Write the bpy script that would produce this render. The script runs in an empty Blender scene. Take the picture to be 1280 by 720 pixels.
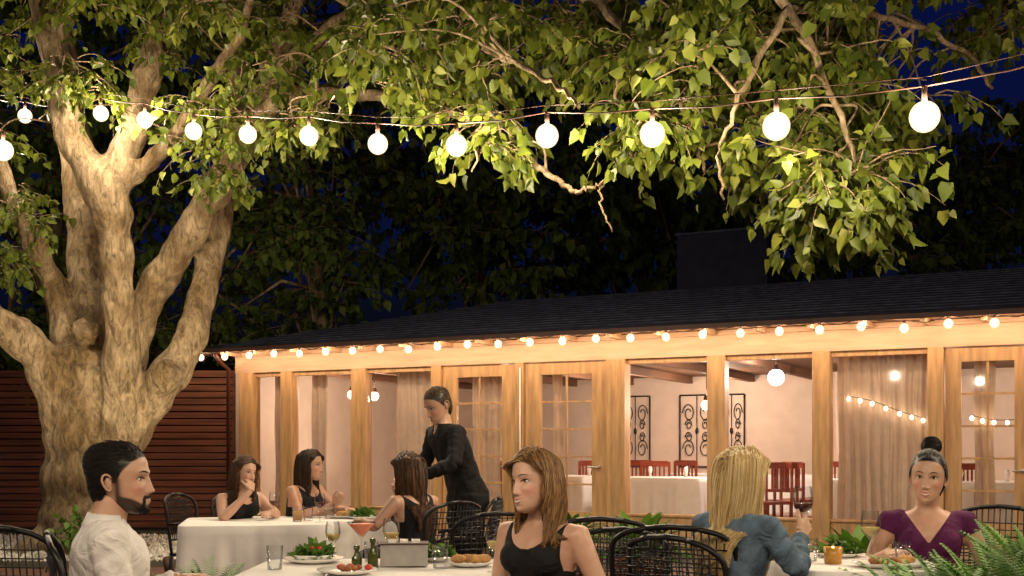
import bpy, math, random
import numpy as np
from mathutils import Vector, Matrix
random.seed(7); rng=np.random.default_rng(7)
SC=bpy.context.scene
CAM_H=1.28; F=1422.0
def sv(u,v,d):
    """frame pixel u,v at depth d (m) -> world metres"""
    return np.array([(u-640)*d/F, d, CAM_H+(558-v)*d/F])
# ------------------------------------------------------------------ materials
def mat(name,col=(.5,.5,.5),rough=.6,metal=0,spec=.4,noise=0,nscale=20,bump=0,bscale=60,stretch=(1,1,1)):
    m=bpy.data.materials.new(name); m.use_nodes=True; nt=m.node_tree; N=nt.nodes; L=nt.links
    b=N['Principled BSDF']; b.inputs['Roughness'].default_value=rough; b.inputs['Metallic'].default_value=metal
    b.inputs['Specular IOR Level'].default_value=spec
    b.inputs['Base Color'].default_value=(*col,1)
    if noise or bump:
        tc=N.new('ShaderNodeTexCoord'); mp=N.new('ShaderNodeMapping'); mp.inputs['Scale'].default_value=stretch
        L.new(tc.outputs['Object'],mp.inputs['Vector'])
    if noise:
        n=N.new('ShaderNodeTexNoise'); n.inputs['Scale'].default_value=nscale; n.inputs['Detail'].default_value=6
        L.new(mp.outputs[0],n.inputs['Vector'])
        r=N.new('ShaderNodeValToRGB'); r.color_ramp.elements[0].position=.3; r.color_ramp.elements[1].position=.7
        r.color_ramp.elements[0].color=(*[max(0,c*(1-noise)) for c in col],1); r.color_ramp.elements[1].color=(*[min(1,c*(1+noise)) for c in col],1)
        L.new(n.outputs['Fac'],r.inputs['Fac']); L.new(r.outputs[0],b.inputs['Base Color'])
    if bump:
        n2=N.new('ShaderNodeTexNoise'); n2.inputs['Scale'].default_value=bscale; n2.inputs['Detail'].default_value=5
        L.new(mp.outputs[0],n2.inputs['Vector'])
        bp=N.new('ShaderNodeBump'); bp.inputs['Strength'].default_value=bump; bp.inputs['Distance'].default_value=.02
        L.new(n2.outputs['Fac'],bp.inputs['Height']); L.new(bp.outputs[0],b.inputs['Normal'])
    return m
def emis(name,col,st):
    """glowing glass: emits and lets the filament's light through"""
    m=bpy.data.materials.new(name); m.use_nodes=True; nt=m.node_tree; nt.nodes.clear()
    e=nt.nodes.new('ShaderNodeEmission'); e.inputs[0].default_value=(*col,1); e.inputs[1].default_value=st
    t=nt.nodes.new('ShaderNodeBsdfTransparent'); a=nt.nodes.new('ShaderNodeAddShader')
    o=nt.nodes.new('ShaderNodeOutputMaterial'); nt.links.new(e.outputs[0],a.inputs[0]); nt.links.new(t.outputs[0],a.inputs[1]); nt.links.new(a.outputs[0],o.inputs[0])
    try: m.cycles.emission_sampling='NONE'
    except Exception: pass
    return m
def glassmat(name,tint=(1,1,1),base=.06,k=.6):
    m=bpy.data.materials.new(name); m.use_nodes=True; nt=m.node_tree; nt.nodes.clear(); N=nt.nodes; L=nt.links
    t=N.new('ShaderNodeBsdfTransparent'); t.inputs[0].default_value=(*tint,1)
    g=N.new('ShaderNodeBsdfGlossy'); g.inputs['Roughness'].default_value=.04
    fr=N.new('ShaderNodeLayerWeight'); fr.inputs[0].default_value=.25
    mx=N.new('ShaderNodeMath'); mx.operation='MULTIPLY_ADD'; mx.inputs[1].default_value=k; mx.inputs[2].default_value=base; mx.use_clamp=True
    L.new(fr.outputs['Fresnel'],mx.inputs[0])
    s=N.new('ShaderNodeMixShader'); L.new(mx.outputs[0],s.inputs[0]); L.new(t.outputs[0],s.inputs[1]); L.new(g.outputs[0],s.inputs[2])
    o=N.new('ShaderNodeOutputMaterial'); L.new(s.outputs[0],o.inputs[0]); return m
def rampmat(name,attr,cols,rough=.5,spec=.4,trans=0,bump=0):
    m=bpy.data.materials.new(name); m.use_nodes=True; nt=m.node_tree; N=nt.nodes; L=nt.links
    b=N['Principled BSDF']; b.inputs['Roughness'].default_value=rough; b.inputs['Specular IOR Level'].default_value=spec
    a=N.new('ShaderNodeAttribute'); a.attribute_name=attr
    r=N.new('ShaderNodeValToRGB')
    el=r.color_ramp.elements
    while len(el)<len(cols): el.new(.5)
    for i,c in enumerate(cols): el[i].position=i/(len(cols)-1); el[i].color=(*c,1)
    L.new(a.outputs['Fac'],r.inputs['Fac']); L.new(r.outputs[0],b.inputs['Base Color'])
    if trans:
        t=N.new('ShaderNodeBsdfTranslucent'); L.new(r.outputs[0],t.inputs[0])
        s=N.new('ShaderNodeMixShader'); s.inputs[0].default_value=trans
        L.new(b.outputs[0],s.inputs[1]); L.new(t.outputs[0],s.inputs[2]); L.new(s.outputs[0],N['Material Output'].inputs[0])
    return m
# ------------------------------------------------------------------ mesh helpers
def link(o,parent=None):
    SC.collection.objects.link(o)
    if parent is not None: o.parent=parent
    return o
def empty(name,loc=(0,0,0),rz=0):
    e=bpy.data.objects.new(name,None); e.empty_display_size=.2; e.location=loc; e.rotation_euler=(0,0,rz); return link(e)
class MB:
    def __init__(s): s.v=[];s.f=[];s.mi=[];s.sm=[];s.mats=[]
    def add(s,vs,fs,m,smooth=False):
        if m not in s.mats: s.mats.append(m)
        k=s.mats.index(m); o=len(s.v)
        s.v+= [tuple(map(float,x)) for x in vs]
        for f in fs: s.f.append(tuple(int(i)+o for i in f)); s.mi.append(k); s.sm.append(smooth)
    def box(s,c,d,m,rz=0,rot=None):
        x,y,z=[q/2 for q in d]
        vs=[Vector((a*x,b*y,e*z)) for e in(-1,1) for b in(-1,1) for a in(-1,1)]
        R=Matrix.Rotation(rz,3,'Z') if rot is None else rot
        vs=[R@v+Vector(c) for v in vs]
        s.add(vs,[(0,2,3,1),(4,5,7,6),(0,1,5,4),(2,6,7,3),(0,4,6,2),(1,3,7,5)],m)
    def box2(s,a,b,m):
        s.box([(a[i]+b[i])/2 for i in range(3)],[abs(b[i]-a[i]) for i in range(3)],m)
    def tube(s,pts,rad,m,n=8,smooth=True,flat=1.0,up=None):
        P=[Vector(p) for p in pts]
        if not hasattr(rad,'__len__'): rad=[rad]*len(P)
        vs=[];fs=[]; prev=None
        for i,p in enumerate(P):
            t=(P[min(i+1,len(P)-1)]-P[max(i-1,0)])
            if t.length<1e-9: t=Vector((0,0,1))
            t.normalize()
            if prev is None:
                a=Vector(up) if up is not None else (Vector((0,0,1)) if abs(t.z)<.9 else Vector((1,0,0)))
            else: a=prev
            a=a-t*a.dot(t)
            if a.length<1e-6: a=Vector((1,0,0))-t*t.x
            a.normalize(); prev=a; b=t.cross(a)
            for k in range(n):
                q=2*math.pi*k/n; vs.append(p+a*(math.cos(q)*rad[i]*flat)+b*(math.sin(q)*rad[i]))
        for i in range(len(P)-1):
            for k in range(n):
                k2=(k+1)%n; fs.append((i*n+k,i*n+k2,(i+1)*n+k2,(i+1)*n+k))
        fs.append(tuple(range(n-1,-1,-1))); fs.append(tuple(range((len(P)-1)*n,len(P)*n)))
        s.add(vs,fs,m,smooth)
    def lathe(s,c,prof,m,n=24,smooth=True,sx=1,sy=1):
        vs=[];fs=[]
        for r,z in prof:
            for k in range(n):
                q=2*math.pi*k/n; vs.append((c[0]+r*sx*math.cos(q),c[1]+r*sy*math.sin(q),c[2]+z))
        for i in range(len(prof)-1):
            for k in range(n):
                k2=(k+1)%n; fs.append((i*n+k,i*n+k2,(i+1)*n+k2,(i+1)*n+k))
        s.add(vs,fs,m,smooth)
    def ell(s,c,r,m,n=16,R=None):
        vs=[];fs=[];h=n//2+1
        for i in range(h+1):
            ph=-math.pi/2+math.pi*i/h
            for k in range(n):
                q=2*math.pi*k/n; v=Vector((r[0]*math.cos(ph)*math.cos(q),r[1]*math.cos(ph)*math.sin(q),r[2]*math.sin(ph)))
                if R is not None: v=R@v
                vs.append(v+Vector(c))
        for i in range(h):
            for k in range(n):
                k2=(k+1)%n; fs.append((i*n+k,i*n+k2,(i+1)*n+k2,(i+1)*n+k))
        s.add(vs,fs,m,True)
    def rings(s,rings,m):
        n=len(rings[0]);vs=[p for r in rings for p in r];fs=[]
        for i in range(len(rings)-1):
            for k in range(n):
                k2=(k+1)%n; fs.append((i*n+k,i*n+k2,(i+1)*n+k2,(i+1)*n+k))
        fs.append(tuple(range(n-1,-1,-1))); fs.append(tuple(range((len(rings)-1)*n,len(rings)*n)))
        s.add(vs,fs,m,True)
    def obj(s,name,parent=None,loc=(0,0,0),rz=0,bevel=0):
        me=bpy.data.meshes.new(name); me.from_pydata(s.v,[],s.f)
        for m in s.mats: me.materials.append(m)
        me.polygons.foreach_set('material_index',s.mi); me.polygons.foreach_set('use_smooth',s.sm); me.update()
        o=bpy.data.objects.new(name,me); o.location=loc; o.rotation_euler=(0,0,rz); link(o,parent)
        if bevel:
            b=o.modifiers.new('b','BEVEL'); b.width=bevel; b.segments=2; b.limit_method='ANGLE'
        return o
def npmesh(name,V,Fq,m,parent=None,attr=None,smooth=True):
    me=bpy.data.meshes.new(name); me.vertices.add(len(V)); me.vertices.foreach_set('co',V.astype(np.float32).ravel())
    k,c=Fq.shape; me.loops.add(k*c); me.loops.foreach_set('vertex_index',Fq.astype(np.int32).ravel())
    me.polygons.add(k); me.polygons.foreach_set('loop_start',np.arange(0,k*c,c,dtype=np.int32))
    me.polygons.foreach_set('use_smooth',np.full(k,smooth))
    if attr is not None:
        for nm,a in attr.items():
            at=me.attributes.new(nm,'FLOAT','POINT'); at.data.foreach_set('value',a.astype(np.float32))
    me.materials.append(m); me.update(calc_edges=True); me.validate()
    o=bpy.data.objects.new(name,me); return link(o,parent)
def smooth_path(P,sub=6):
    P=np.array(P,float); out=[]
    Q=np.vstack([2*P[0]-P[1],P,2*P[-1]-P[-2]])
    for i in range(1,len(Q)-2):
        for j in range(sub):
            t=j/sub; a,b,c,d=Q[i-1],Q[i],Q[i+1],Q[i+2]
            out.append(.5*((2*b)+(-a+c)*t+(2*a-5*b+4*c-d)*t*t+(-a+3*b-3*c+d)*t**3))
    out.append(P[-1]); return np.array(out)
def strands_mesh(name,P,rad,m,parent,rnd=None,sides=3):
    N,T,_=P.shape
    t=np.gradient(P,axis=1); t/=np.linalg.norm(t,axis=2,keepdims=True)+1e-9
    ref=np.tile(np.array([.31,.52,.79]),(N,T,1)); a=np.cross(t,ref); a/=np.linalg.norm(a,axis=2,keepdims=True)+1e-9; b=np.cross(t,a)
    rad=np.broadcast_to(rad,(N,T))[...,None]
    V=np.stack([P+rad*(a*math.cos(2*math.pi*k/sides)+b*math.sin(2*math.pi*k/sides)) for k in range(sides)],axis=2)
    idx=np.arange(N*T*sides).reshape(N,T,sides)
    Fs=[]
    for k in range(sides):
        k2=(k+1)%sides; Fs.append(np.stack([idx[:,:-1,k],idx[:,:-1,k2],idx[:,1:,k2],idx[:,1:,k]],-1).reshape(-1,4))
    if rnd is None: rnd=rng.random(N)
    at=np.repeat(rnd,T*sides)
    return npmesh(name,V.reshape(-1,3),np.vstack(Fs),m,parent,{'rnd':at})
def evalmesh(o):
    dg=bpy.context.evaluated_depsgraph_get(); dg.update()
    me=bpy.data.meshes.new_from_object(o.evaluated_get(dg)); o.modifiers.clear(); o.data=me
    return o
# ------------------------------------------------------------------ palette
WOOD=mat('painted_timber',(.52,.31,.14),.5,noise=.26,nscale=3,bump=.3,bscale=12,stretch=(6,6,.7))
WOODH=mat('painted_timber_beam',(.58,.39,.25),.5,noise=.15,nscale=3,bump=.2,bscale=12,stretch=(.7,6,6))
STUCCO=mat('interior_plaster',(.66,.53,.44),.8,noise=.07,nscale=4,bump=.1,bscale=80)
CEIL=mat('ceiling_boards',(.18,.09,.05),.7,noise=.3,nscale=5,stretch=(1,8,1))
ROOFM=mat('roof_shingle',(.035,.038,.062),.9,spec=.2,noise=.5,nscale=9,bump=.6,bscale=30)
FLOORM=mat('interior_floor',(.2,.11,.07),.4,noise=.2,nscale=5)
GLASS=glassmat('window_glass',(.97,.97,.97),.02,.4)
WG=glassmat('drinking_glass',(.95,.96,.96),.07,.6)
CURT=mat('curtain_linen',(.68,.53,.42),.85,noise=.08,nscale=10,bump=.1,bscale=200)
CLOTH=mat('white_linen',(.80,.77,.73),.75,noise=.04,nscale=9,bump=.15,bscale=14)
IRON=mat('black_iron',(.012,.011,.011),.4,metal=.3,noise=.3,nscale=40)
REDW=mat('cherry_wood',(.22,.035,.012),.35,noise=.25,nscale=8,stretch=(1,1,8))
DARK=mat('dark_trim',(.05,.02,.012),.6,noise=.3,nscale=10)
PORC=mat('porcelain',(.78,.76,.72),.2,spec=.5,noise=.02,nscale=5)
STEEL=mat('brushed_steel',(.5,.48,.45),.35,metal=.9,noise=.1,nscale=30)
GREEN=rampmat('herb_green','rnd',[(.02,.06,.008),(.09,.2,.02),(.18,.3,.05)],.5,trans=.2)
# ------------------------------------------------------------------ camera / world / sun
cam=bpy.data.cameras.new('camera'); cam.lens=40; cam.sensor_width=36; cam.shift_y=(558-360)/1280; cam.clip_end=800
co=bpy.data.objects.new('camera',cam); co.location=(0,0,CAM_H); co.rotation_euler=(math.radians(90),0,0); link(co); SC.camera=co
W=bpy.data.worlds.new('World'); SC.world=W; W.use_nodes=True; nt=W.node_tree
sky=nt.nodes.new('ShaderNodeTexSky'); sky.sky_type='NISHITA'; sky.sun_disc=False; sky.sun_elevation=math.radians(-1.5); sky.sun_rotation=math.radians(200)
tint=nt.nodes.new('ShaderNodeMix'); tint.data_type='RGBA'; tint.blend_type='MULTIPLY'; tint.inputs[0].default_value=1; tint.inputs[7].default_value=(.05,.12,1,1)
nt.links.new(sky.outputs[0],tint.inputs[6]); nt.links.new(tint.outputs[2],nt.nodes['Background'].inputs[0]); nt.nodes['Background'].inputs[1].default_value=.15
SC.view_settings.view_transform='Standard'; SC.view_settings.look='None'; SC.view_settings.exposure=0
sl=bpy.data.lights.new('sun','SUN'); sl.energy=.008; sl.angle=math.radians(8); sl.color=(.6,.7,1); so=bpy.data.objects.new('sun',sl); so.rotation_euler=(math.radians(60),0,math.radians(20)); link(so)
# ------------------------------------------------------------------ ground
def ground():
    m=bpy.data.materials.new('patio_dirt'); m.use_nodes=True; N=m.node_tree.nodes; L=m.node_tree.links; b=N['Principled BSDF']
    tc=N.new('ShaderNodeTexCoord'); br=N.new('ShaderNodeTexBrick'); br.inputs['Scale'].default_value=4; br.inputs['Color1'].default_value=(.17,.07,.04,1); br.inputs['Color2'].default_value=(.1,.05,.035,1); br.inputs['Mortar'].default_value=(.05,.04,.03,1); br.inputs['Mortar Size'].default_value=.015
    L.new(tc.outputs['Object'],br.inputs['Vector']); L.new(br.outputs[0],b.inputs['Base Color']); b.inputs['Roughness'].default_value=.8
    bp=N.new('ShaderNodeBump'); bp.inputs['Strength'].default_value=.5; bp.inputs['Distance'].default_value=.01; L.new(br.outputs['Fac'],bp.inputs['Height']); L.new(bp.outputs[0],b.inputs['Normal'])
    d=mat('earth',(.05,.045,.025),.9,noise=.5,nscale=2,bump=.6,bscale=20)
    g=MB(); g.add([(-300,-100,0),(300,-100,0),(300,500,0),(-300,500,0)],[(0,1,2,3)],d); g.obj('ground')
    p=MB(); p.add([(-12,-4,.004),(12,-4,.004),(12,12,.004),(-12,12,.004)],[(0,1,2,3)],m); p.obj('brick_patio')
    gm=rampmat('white_gravel','rnd',[(.3,.27,.22),(.62,.58,.5),(.75,.72,.66)],.8)
    n=9000; x=rng.uniform(-10,-3.8,n); y=rng.uniform(12.6,16.2,n)
    s=rng.uniform(.015,.04,n); base=np.array([[1,0,0],[0,1,0],[-1,0,0],[0,-1,0],[0,0,1.],[0,0,-1.]])
    V=base[None]*s[:,None,None]*rng.uniform(.6,1.2,(n,6,1))+np.stack([x,y,s*.4+.004],-1)[:,None]
    f=np.array([[0,1,4],[1,2,4],[2,3,4],[3,0,4],[1,0,5],[2,1,5],[3,2,5],[0,3,5]])
    Fq=(f[None]+np.arange(n)[:,None,None]*6).reshape(-1,3)
    npmesh('gravel_bed',V.reshape(-1,3),Fq,gm,None,{'rnd':np.repeat(rng.random(n),6)},False)
ground()
def plight(name,loc,e,r=.06,col=(1,.78,.5),parent=None):
    l=bpy.data.lights.new(name,'POINT'); l.energy=e; l.shadow_soft_size=r; l.color=col
    o=bpy.data.objects.new(name,l); o.location=loc; return link(o,parent)
# ------------------------------------------------------------------ house
AX,AY=-4.1,16.9; E=np.array([.891,-.454]); HRZ=math.atan2(-.454,.891)
def fs(u):
    k=(u-640)/F; return (k*AY-AX)/(E[0]+.454*k)
house=empty('patio_restaurant_building',(AX,AY,0),HRZ)
LEN=15.5; DEP=6.0
def build_house():
    w=MB()
    w.box2((0,-.02,2.36),(LEN,.16,2.60),WOODH)
    w.box2((0,-.05,2.60),(LEN,.18,2.66),WOODH)
    w.box2((0,-.01,0),(LEN,.15,.16),WOODH)
    posts=[(300,318,0),(352,366,0),(440,458,0),(540,552,0),(645,655,.0),(760,783,.03),(885,907,.02),(1016,1038,.02),(1160,1180,.03),(1290,1300,.03)]
    for a,b,p in posts:
        w.box2((fs(a),-.03-p,.16),(fs(b),.14,2.36),WOOD)
    for a,b in [(318,352),(366,440),(458,540),(783,885),(907,1016),(1038,1160)]:
        w.box2((fs(a),.0,.162),(fs(b),.12,.42),WOOD)
        w.box2((fs(a),-.03,.42),(fs(b),.14,.45),WOOD)
        w.box2((fs(a),.03,2.30),(fs(b),.1,2.36),WOOD)
    w.obj('timber_front',house,bevel=.006)
    for i,(a,b) in enumerate([(552,645),(655,760),(1180,1290)]):
        d=MB(); x0,x1=fs(a)+.01,fs(b)-.01
        st=(x1-x0)*.19
        d.box2((x0,.02,.17),(x0+st,.075,2.35),WOOD); d.box2((x1-st,.02,.17),(x1,.075,2.35),WOOD)
        d.box2((x0+st,.022,2.2),(x1-st,.073,2.35),WOOD); d.box2((x0+st,.022,.17),(x1-st,.073,.45),WOOD)
        xm=(x0+x1)/2; d.box2((xm-.012,.035,.45),(xm+.012,.062,2.2),WOOD)
        for k in range(1,5):
            z=.45+1.75*k/5; d.box2((x0+st,.036,z-.012),(xm-.012,.061,z+.012),WOOD); d.box2((xm+.012,.036,z-.012),(x1-st,.061,z+.012),WOOD)
        d.box2((x0+st,.047,.45),(x1-st,.05,2.2),GLASS)
        d.tube([(x1-st*.5,-.02,1.02),(x1-st*.5,-.05,1.02),(x1-st*1.1,-.05,1.02)],.011,STEEL)
        d.tube([(x1-st*.5,.02,1.02),(x1-st*.5,-.03,1.02)],.02,STEEL)
        d.obj('french_door_%d'%(i+1),house,bevel=.004)
    g=MB()
    for a,b in [(318,352),(366,440),(458,540),(783,885),(907,1016),(1038,1160)]:
        g.box2((fs(a),.06,.45),(fs(b),.064,2.30),GLASS)
    g.obj('window_panes',house)
    t=MB(); t.tube([(fs(652),-.045,.1),(fs(652),-.045,2.3)],.012,PORC); t.obj('door_trim',house)
    t=MB(); RED=mat('downspout_brown',(.07,.02,.012),.5,noise=.1,nscale=10)
    t.tube([(-.03,-.42,2.62),(-.06,-.25,2.5),(-.07,-.08,2.42),(-.07,-.08,.05)],.032,RED,10); t.obj('downspout',house)
    r=MB()
    r.box2((.0,DEP,0),(LEN,DEP+.15,2.62),STUCCO); r.box2((-.15,.17,0),(0,DEP+.15,2.62),STUCCO); r.box2((LEN,0,0),(LEN+.15,DEP+.15,2.62),STUCCO)
    r.box2((0,.15,.0),(LEN,DEP,.12),FLOORM)
    r.obj('interior_walls',house)
    c=MB(); c.box2((0,.18,2.50),(LEN,DEP,2.55),CEIL)
    x=.6
    while x<LEN: c.box2((x,.19,2.38),(x+.1,DEP-.01,2.498),CEIL); x+=1.1
    c.obj('ceiling',house)
    p=MB(); p.box2((fs(470),3.2,.12),(fs(540),3.32,2.38),STUCCO); p.obj('partition_wall',house)
    ov=.5; x0,x1=-.35,LEN+.5; y0,y1=-ov,DEP+.6; ze=2.70; zr=3.62; ym=(y0+y1)/2
    rf=MB()
    V=[(x0,y0,ze),(x1,y0,ze),(x1,y1,ze),(x0,y1,ze),(x0+3.4,ym,zr),(x1-2,ym,zr)]
    rf.add(V,[(0,1,5,4),(1,2,5),(2,3,4,5),(3,0,4)],ROOFM)
    for k in range(1,16):
        t=k/16; z=ze+(zr-ze)*t+.008; y=y0+(ym-y0)*t
        rf.box((( x0+3.4*t+x1-2*t)/2,y,z),((x1-2*t)-(x0+3.4*t),.02,.012),ROOFM)
    rf.obj('roof',house)
    fa=MB(); fa.box2((x0,y0,2.64),(x1,y0+.04,2.70-.004),DARK); fa.box2((x0,y0+.04,2.665),(x1,-.051,2.69),WOODH)
    fa.box2((x0,y0+.04,2.62),(x0+.04,y1,2.69),DARK)
    x=0.1
    while x<x1: fa.box2((x,y0+.05,2.60),(x+.05,-.052,2.664),WOODH); x+=.6
    fa.obj('fascia_and_soffit',house)
    ch=MB(); cx0=5.45; ch.box2((cx0,4.1,3.0),(cx0+1.45,5.0,4.62),mat('chimney_stucco',(.018,.019,.034),.95,spec=.1,noise=.2,nscale=6)); ch.box2((cx0-.03,4.07,4.62),(cx0+1.48,5.03,4.66),ROOFM); ch.obj('chimney',house,bevel=.01)
    r2=MB(); r2.add([(9.5,3.0,3.30),(LEN+.5,1.0,3.35),(LEN+.5,5,4.6),(12.2,5,4.3)],[(0,1,2,3)],ROOFM); r2.obj('upper_roof',house)
    def curtain(u0,u1,y,z0,z1,name,folds=None):
        a,b=fs(u0),fs(u1); n=max(24,int((b-a)*120)); V=[];Fc=[]
        nz=10
        ph=rng.uniform(0,6)
        for j in range(nz+1):
            z=z0+(z1-z0)*j/nz
            for i in range(n+1):
                x=a+(b-a)*i/n; amp=.035*(1-.3*j/nz)
                V.append((x+.01*math.sin(j+x*9),y+amp*math.sin(x*48+ph+.8*math.sin(x*7))+.012*math.sin(x*110+j*.3),z))
        for j in range(nz):
            for i in range(n): q=j*(n+1)+i; Fc.append((q,q+1,q+n+2,q+n+1))
        c=MB(); c.add(V,Fc,CURT,True); c.obj(name,house)
    for i,(a,b) in enumerate([(326,350),(478,527),(575,612),(676,690),(372,392),(948,1000),(1040,1158),(1214,1240)]):
        curtain(a,b,.35 if i not in(5,) else 3.6,.15,2.36,'curtain_%d'%(i+1))
    def art(x,w,h,zc,name):
        m=MB(); y=DEP-.04; z0=zc-h/2; z1=zc+h/2
        for p in [[(x-w/2,y,z0),(x-w/2,y,z1)],[(x+w/2,y,z0),(x+w/2,y,z1)],[(x-w/2,y,z0),(x+w/2,y,z0)],[(x-w/2,y,z1),(x+w/2,y,z1)]]:
            m.tube(p,.014,IRON,6)
        m.tube([(x,y,z0),(x,y,z1)],.008,IRON,6)
        for sx in(-1,1):
            for sz in(-1,1):
                for sc in(.8,.45):
                    pp=[(x+sx*w*.24+sx*w*.22*sc*math.cos(a)*(1-a/14),y,zc+sz*h*.25*(1 if sc>.5 else .35)+h*.17*sc*math.sin(a)*(1-a/14)) for a in np.linspace(0,9,28)]
                    m.tube(pp,.009,IRON,5)
        m.ell((x,y,zc),(.03,.02,.06),IRON,8); m.obj(name,house)
    def bw(u,dep=DEP):
        k=(u-640)/F
        return (k*(AY+.891*dep)-AX-.454*dep)/(E[0]+.454*k)
    art(bw(795),.55,1.25,1.55,'iron_wall_panel_1'); art(bw(872),.62,1.25,1.55,'iron_wall_panel_2'); art(bw(915),.45,1.25,1.55,'iron_wall_panel_3')
build_house()
def hl(x,y,z): return (AX+E[0]*x+.454*y, AY-.454*x+.891*y, z)
# eave string lights
BULB=emis('warm_bulb',(1,.76,.48),8)
BULBG=emis('warm_bulb_glow_shell',(1,.60,.28),.7)  # faint outer shell, a glow put around each eave bulb
def eave():
    root=empty('eave_string_lights',(AX,AY,0),HRZ)
    m=MB(); x=-.25; pp=[]; i=0
    while x<LEN:
        z=2.575+rng.normal()*.012; y=-.47
        m.ell((x,y,z),(.036,.036,.040),BULB,10); m.ell((x,y,z),(.050,.050,.054),BULBG,12); m.tube([(x,y,z+.045),(x,y,z+.085)],.014,DARK,6); 
        plight('bulb_%d'%i,(x,y,z),5.4,.028,(1,.69,.45),root); i+=1
        pp+= [(x,y,z+.08),(x+.22,y,z+.05)]; x+=.445
    m.tube(pp,.005,DARK,4); m.obj('cable_and_bulbs',root)
eave()
def pendant(u,y,z,e,col=(1,.76,.56),r=.07):
    k=(u-640)/F; x=(k*(AY+.891*y)-AX-.454*y)/(E[0]+.454*k)
    p=empty('pendant_lamp'); p.parent=house
    m=MB(); m.tube([(x,y,z+r+.02),(x,y,2.5)],.006,DARK,5); m.lathe((x,y,z+r),[(.02,.06),(.035,.03),(.04,-.01)],DARK,12); m.obj('cord_and_socket',p)
    g=MB(); g.ell((x,y,z),(r,r,r),emis('pendant_globe',col,3),14); g.obj('globe',p)
    plight('lamp',(x,y,z),e,r*.8,col,p)
for a in [(440,1.0,2.06,40),(468,1.4,2.05,45),(627,1.2,1.75,50),(883,1.2,1.82,60),(970,1.6,2.18,80,(1,.88,.8),.11),(771,3.5,2.1,80),(1170,3.0,2.15,95),(1300,3.6,2.1,80),(896,4.6,2.1,80),(449,3.5,2.1,75)]:  # last five are added to light the room, placed behind posts
    pendant(*a)
def string_reflection(pp,name):  # bulbs built inside the panes to stand for reflected string lights
    P=smooth_path(pp,4); m=MB(); m.tube([tuple(p) for p in P],.004,DARK,4)
    for p in P[::2]: m.ell(p-np.array([0,0,.03]),(.020,.020,.026),BULB,8)
    m.obj(name,house)
string_reflection([(fs(1055),.28,1.86),(fs(1085),.27,1.80),(fs(1120),.26,1.68),(fs(1150),.26,1.60)],'string_light_reflection')
string_reflection([(fs(1212),.25,1.62),(fs(1240),.26,1.57),(fs(1275),.27,1.58),(fs(1310),.28,1.66)],'string_light_reflection_2')
# ------------------------------------------------------------------ fence
def fence():
    FM=mat('cedar_slats',(.17,.052,.022),.6,noise=.45,nscale=2,bump=.3,bscale=14,stretch=(.5,4,9))
    m=MB(); y=17.3; x1=-4.15; x0=-13
    z=.05
    while z<2.36:
        m.box2((x0,y+rng.uniform(0,.006),z),(x1,y+.03,z+.085),FM); z+=.104
    x=x1-.06
    while x>x0: m.box2((x-.05,y+.032,0),(x+.05,y+.12,2.4),FM); x-=2.2
    m.box2((x0,y-.02,2.395),(x1,y+.12,2.43),FM); m.obj('slatted_wood_fence')
fence()
# festoon geometry (needed for pruning leaves away from the lamps)
pts=[]
for i in range(-7,12):
    X=10*(-.1786+.0679*i); Y=10*(1-.0615*i)
    vs={-7:140,-6:145,-5:152,-4:142,-3:150,-2:164,-1:168,0:170,1:180,2:182,3:170,4:168,5:158,6:146}
    v=vs.get(i,146) 
    Z=CAM_H+(558-v)*Y/F if i<=6 else 3.12
    pts.append((X,Y,Z))
PRUNE=np.array(pts)
def pruned(pos):
    """clear working room round each lamp"""
    k=np.ones(len(pos),bool); c=np.array([0,0,CAM_H])
    for b in PRUNE:
        d=np.linalg.norm(pos-b,axis=1); k&=d>.17
        dv=b-c; L=np.linalg.norm(dv); dv=dv/L; t=(pos-c)@dv; off=np.linalg.norm(pos-c-t[:,None]*dv,axis=1)
        k&=~((t<L)&(t>0)&(off<.16*t/L))
    return k
# ------------------------------------------------------------------ leaves
def leaf_mesh(name,pos,tipdir,nrm,size,m,parent,rnd):
    n=len(pos)
    L=np.array([[0,0,0],[0,.5,-.03],[0,1.12,-.12],[-.34,-.03,.05],[-.43,.38,.09],[-.2,.82,.02],[.34,-.03,.05],[.43,.38,.09],[.2,.82,.02]])
    f=np.array([[0,1,4,3],[1,2,5,4],[0,6,7,1],[1,7,8,2]])
    y=tipdir/np.linalg.norm(tipdir,axis=1,keepdims=True); z=nrm-y*np.sum(nrm*y,axis=1,keepdims=True); z/=np.linalg.norm(z,axis=1,keepdims=True)+1e-9; x=np.cross(y,z)
    V=pos[:,None]+size[:,None,None]*(L[None,:,0:1]*x[:,None]+L[None,:,1:2]*y[:,None]+L[None,:,2:3]*z[:,None]*rng.uniform(.3,2.5,(n,1,1)))
    Fq=(f[None]+np.arange(n)[:,None,None]*9).reshape(-1,4)
    return npmesh(name,V.reshape(-1,3),Fq,m,parent,{'rnd':np.repeat(rnd,9)},True)
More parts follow.
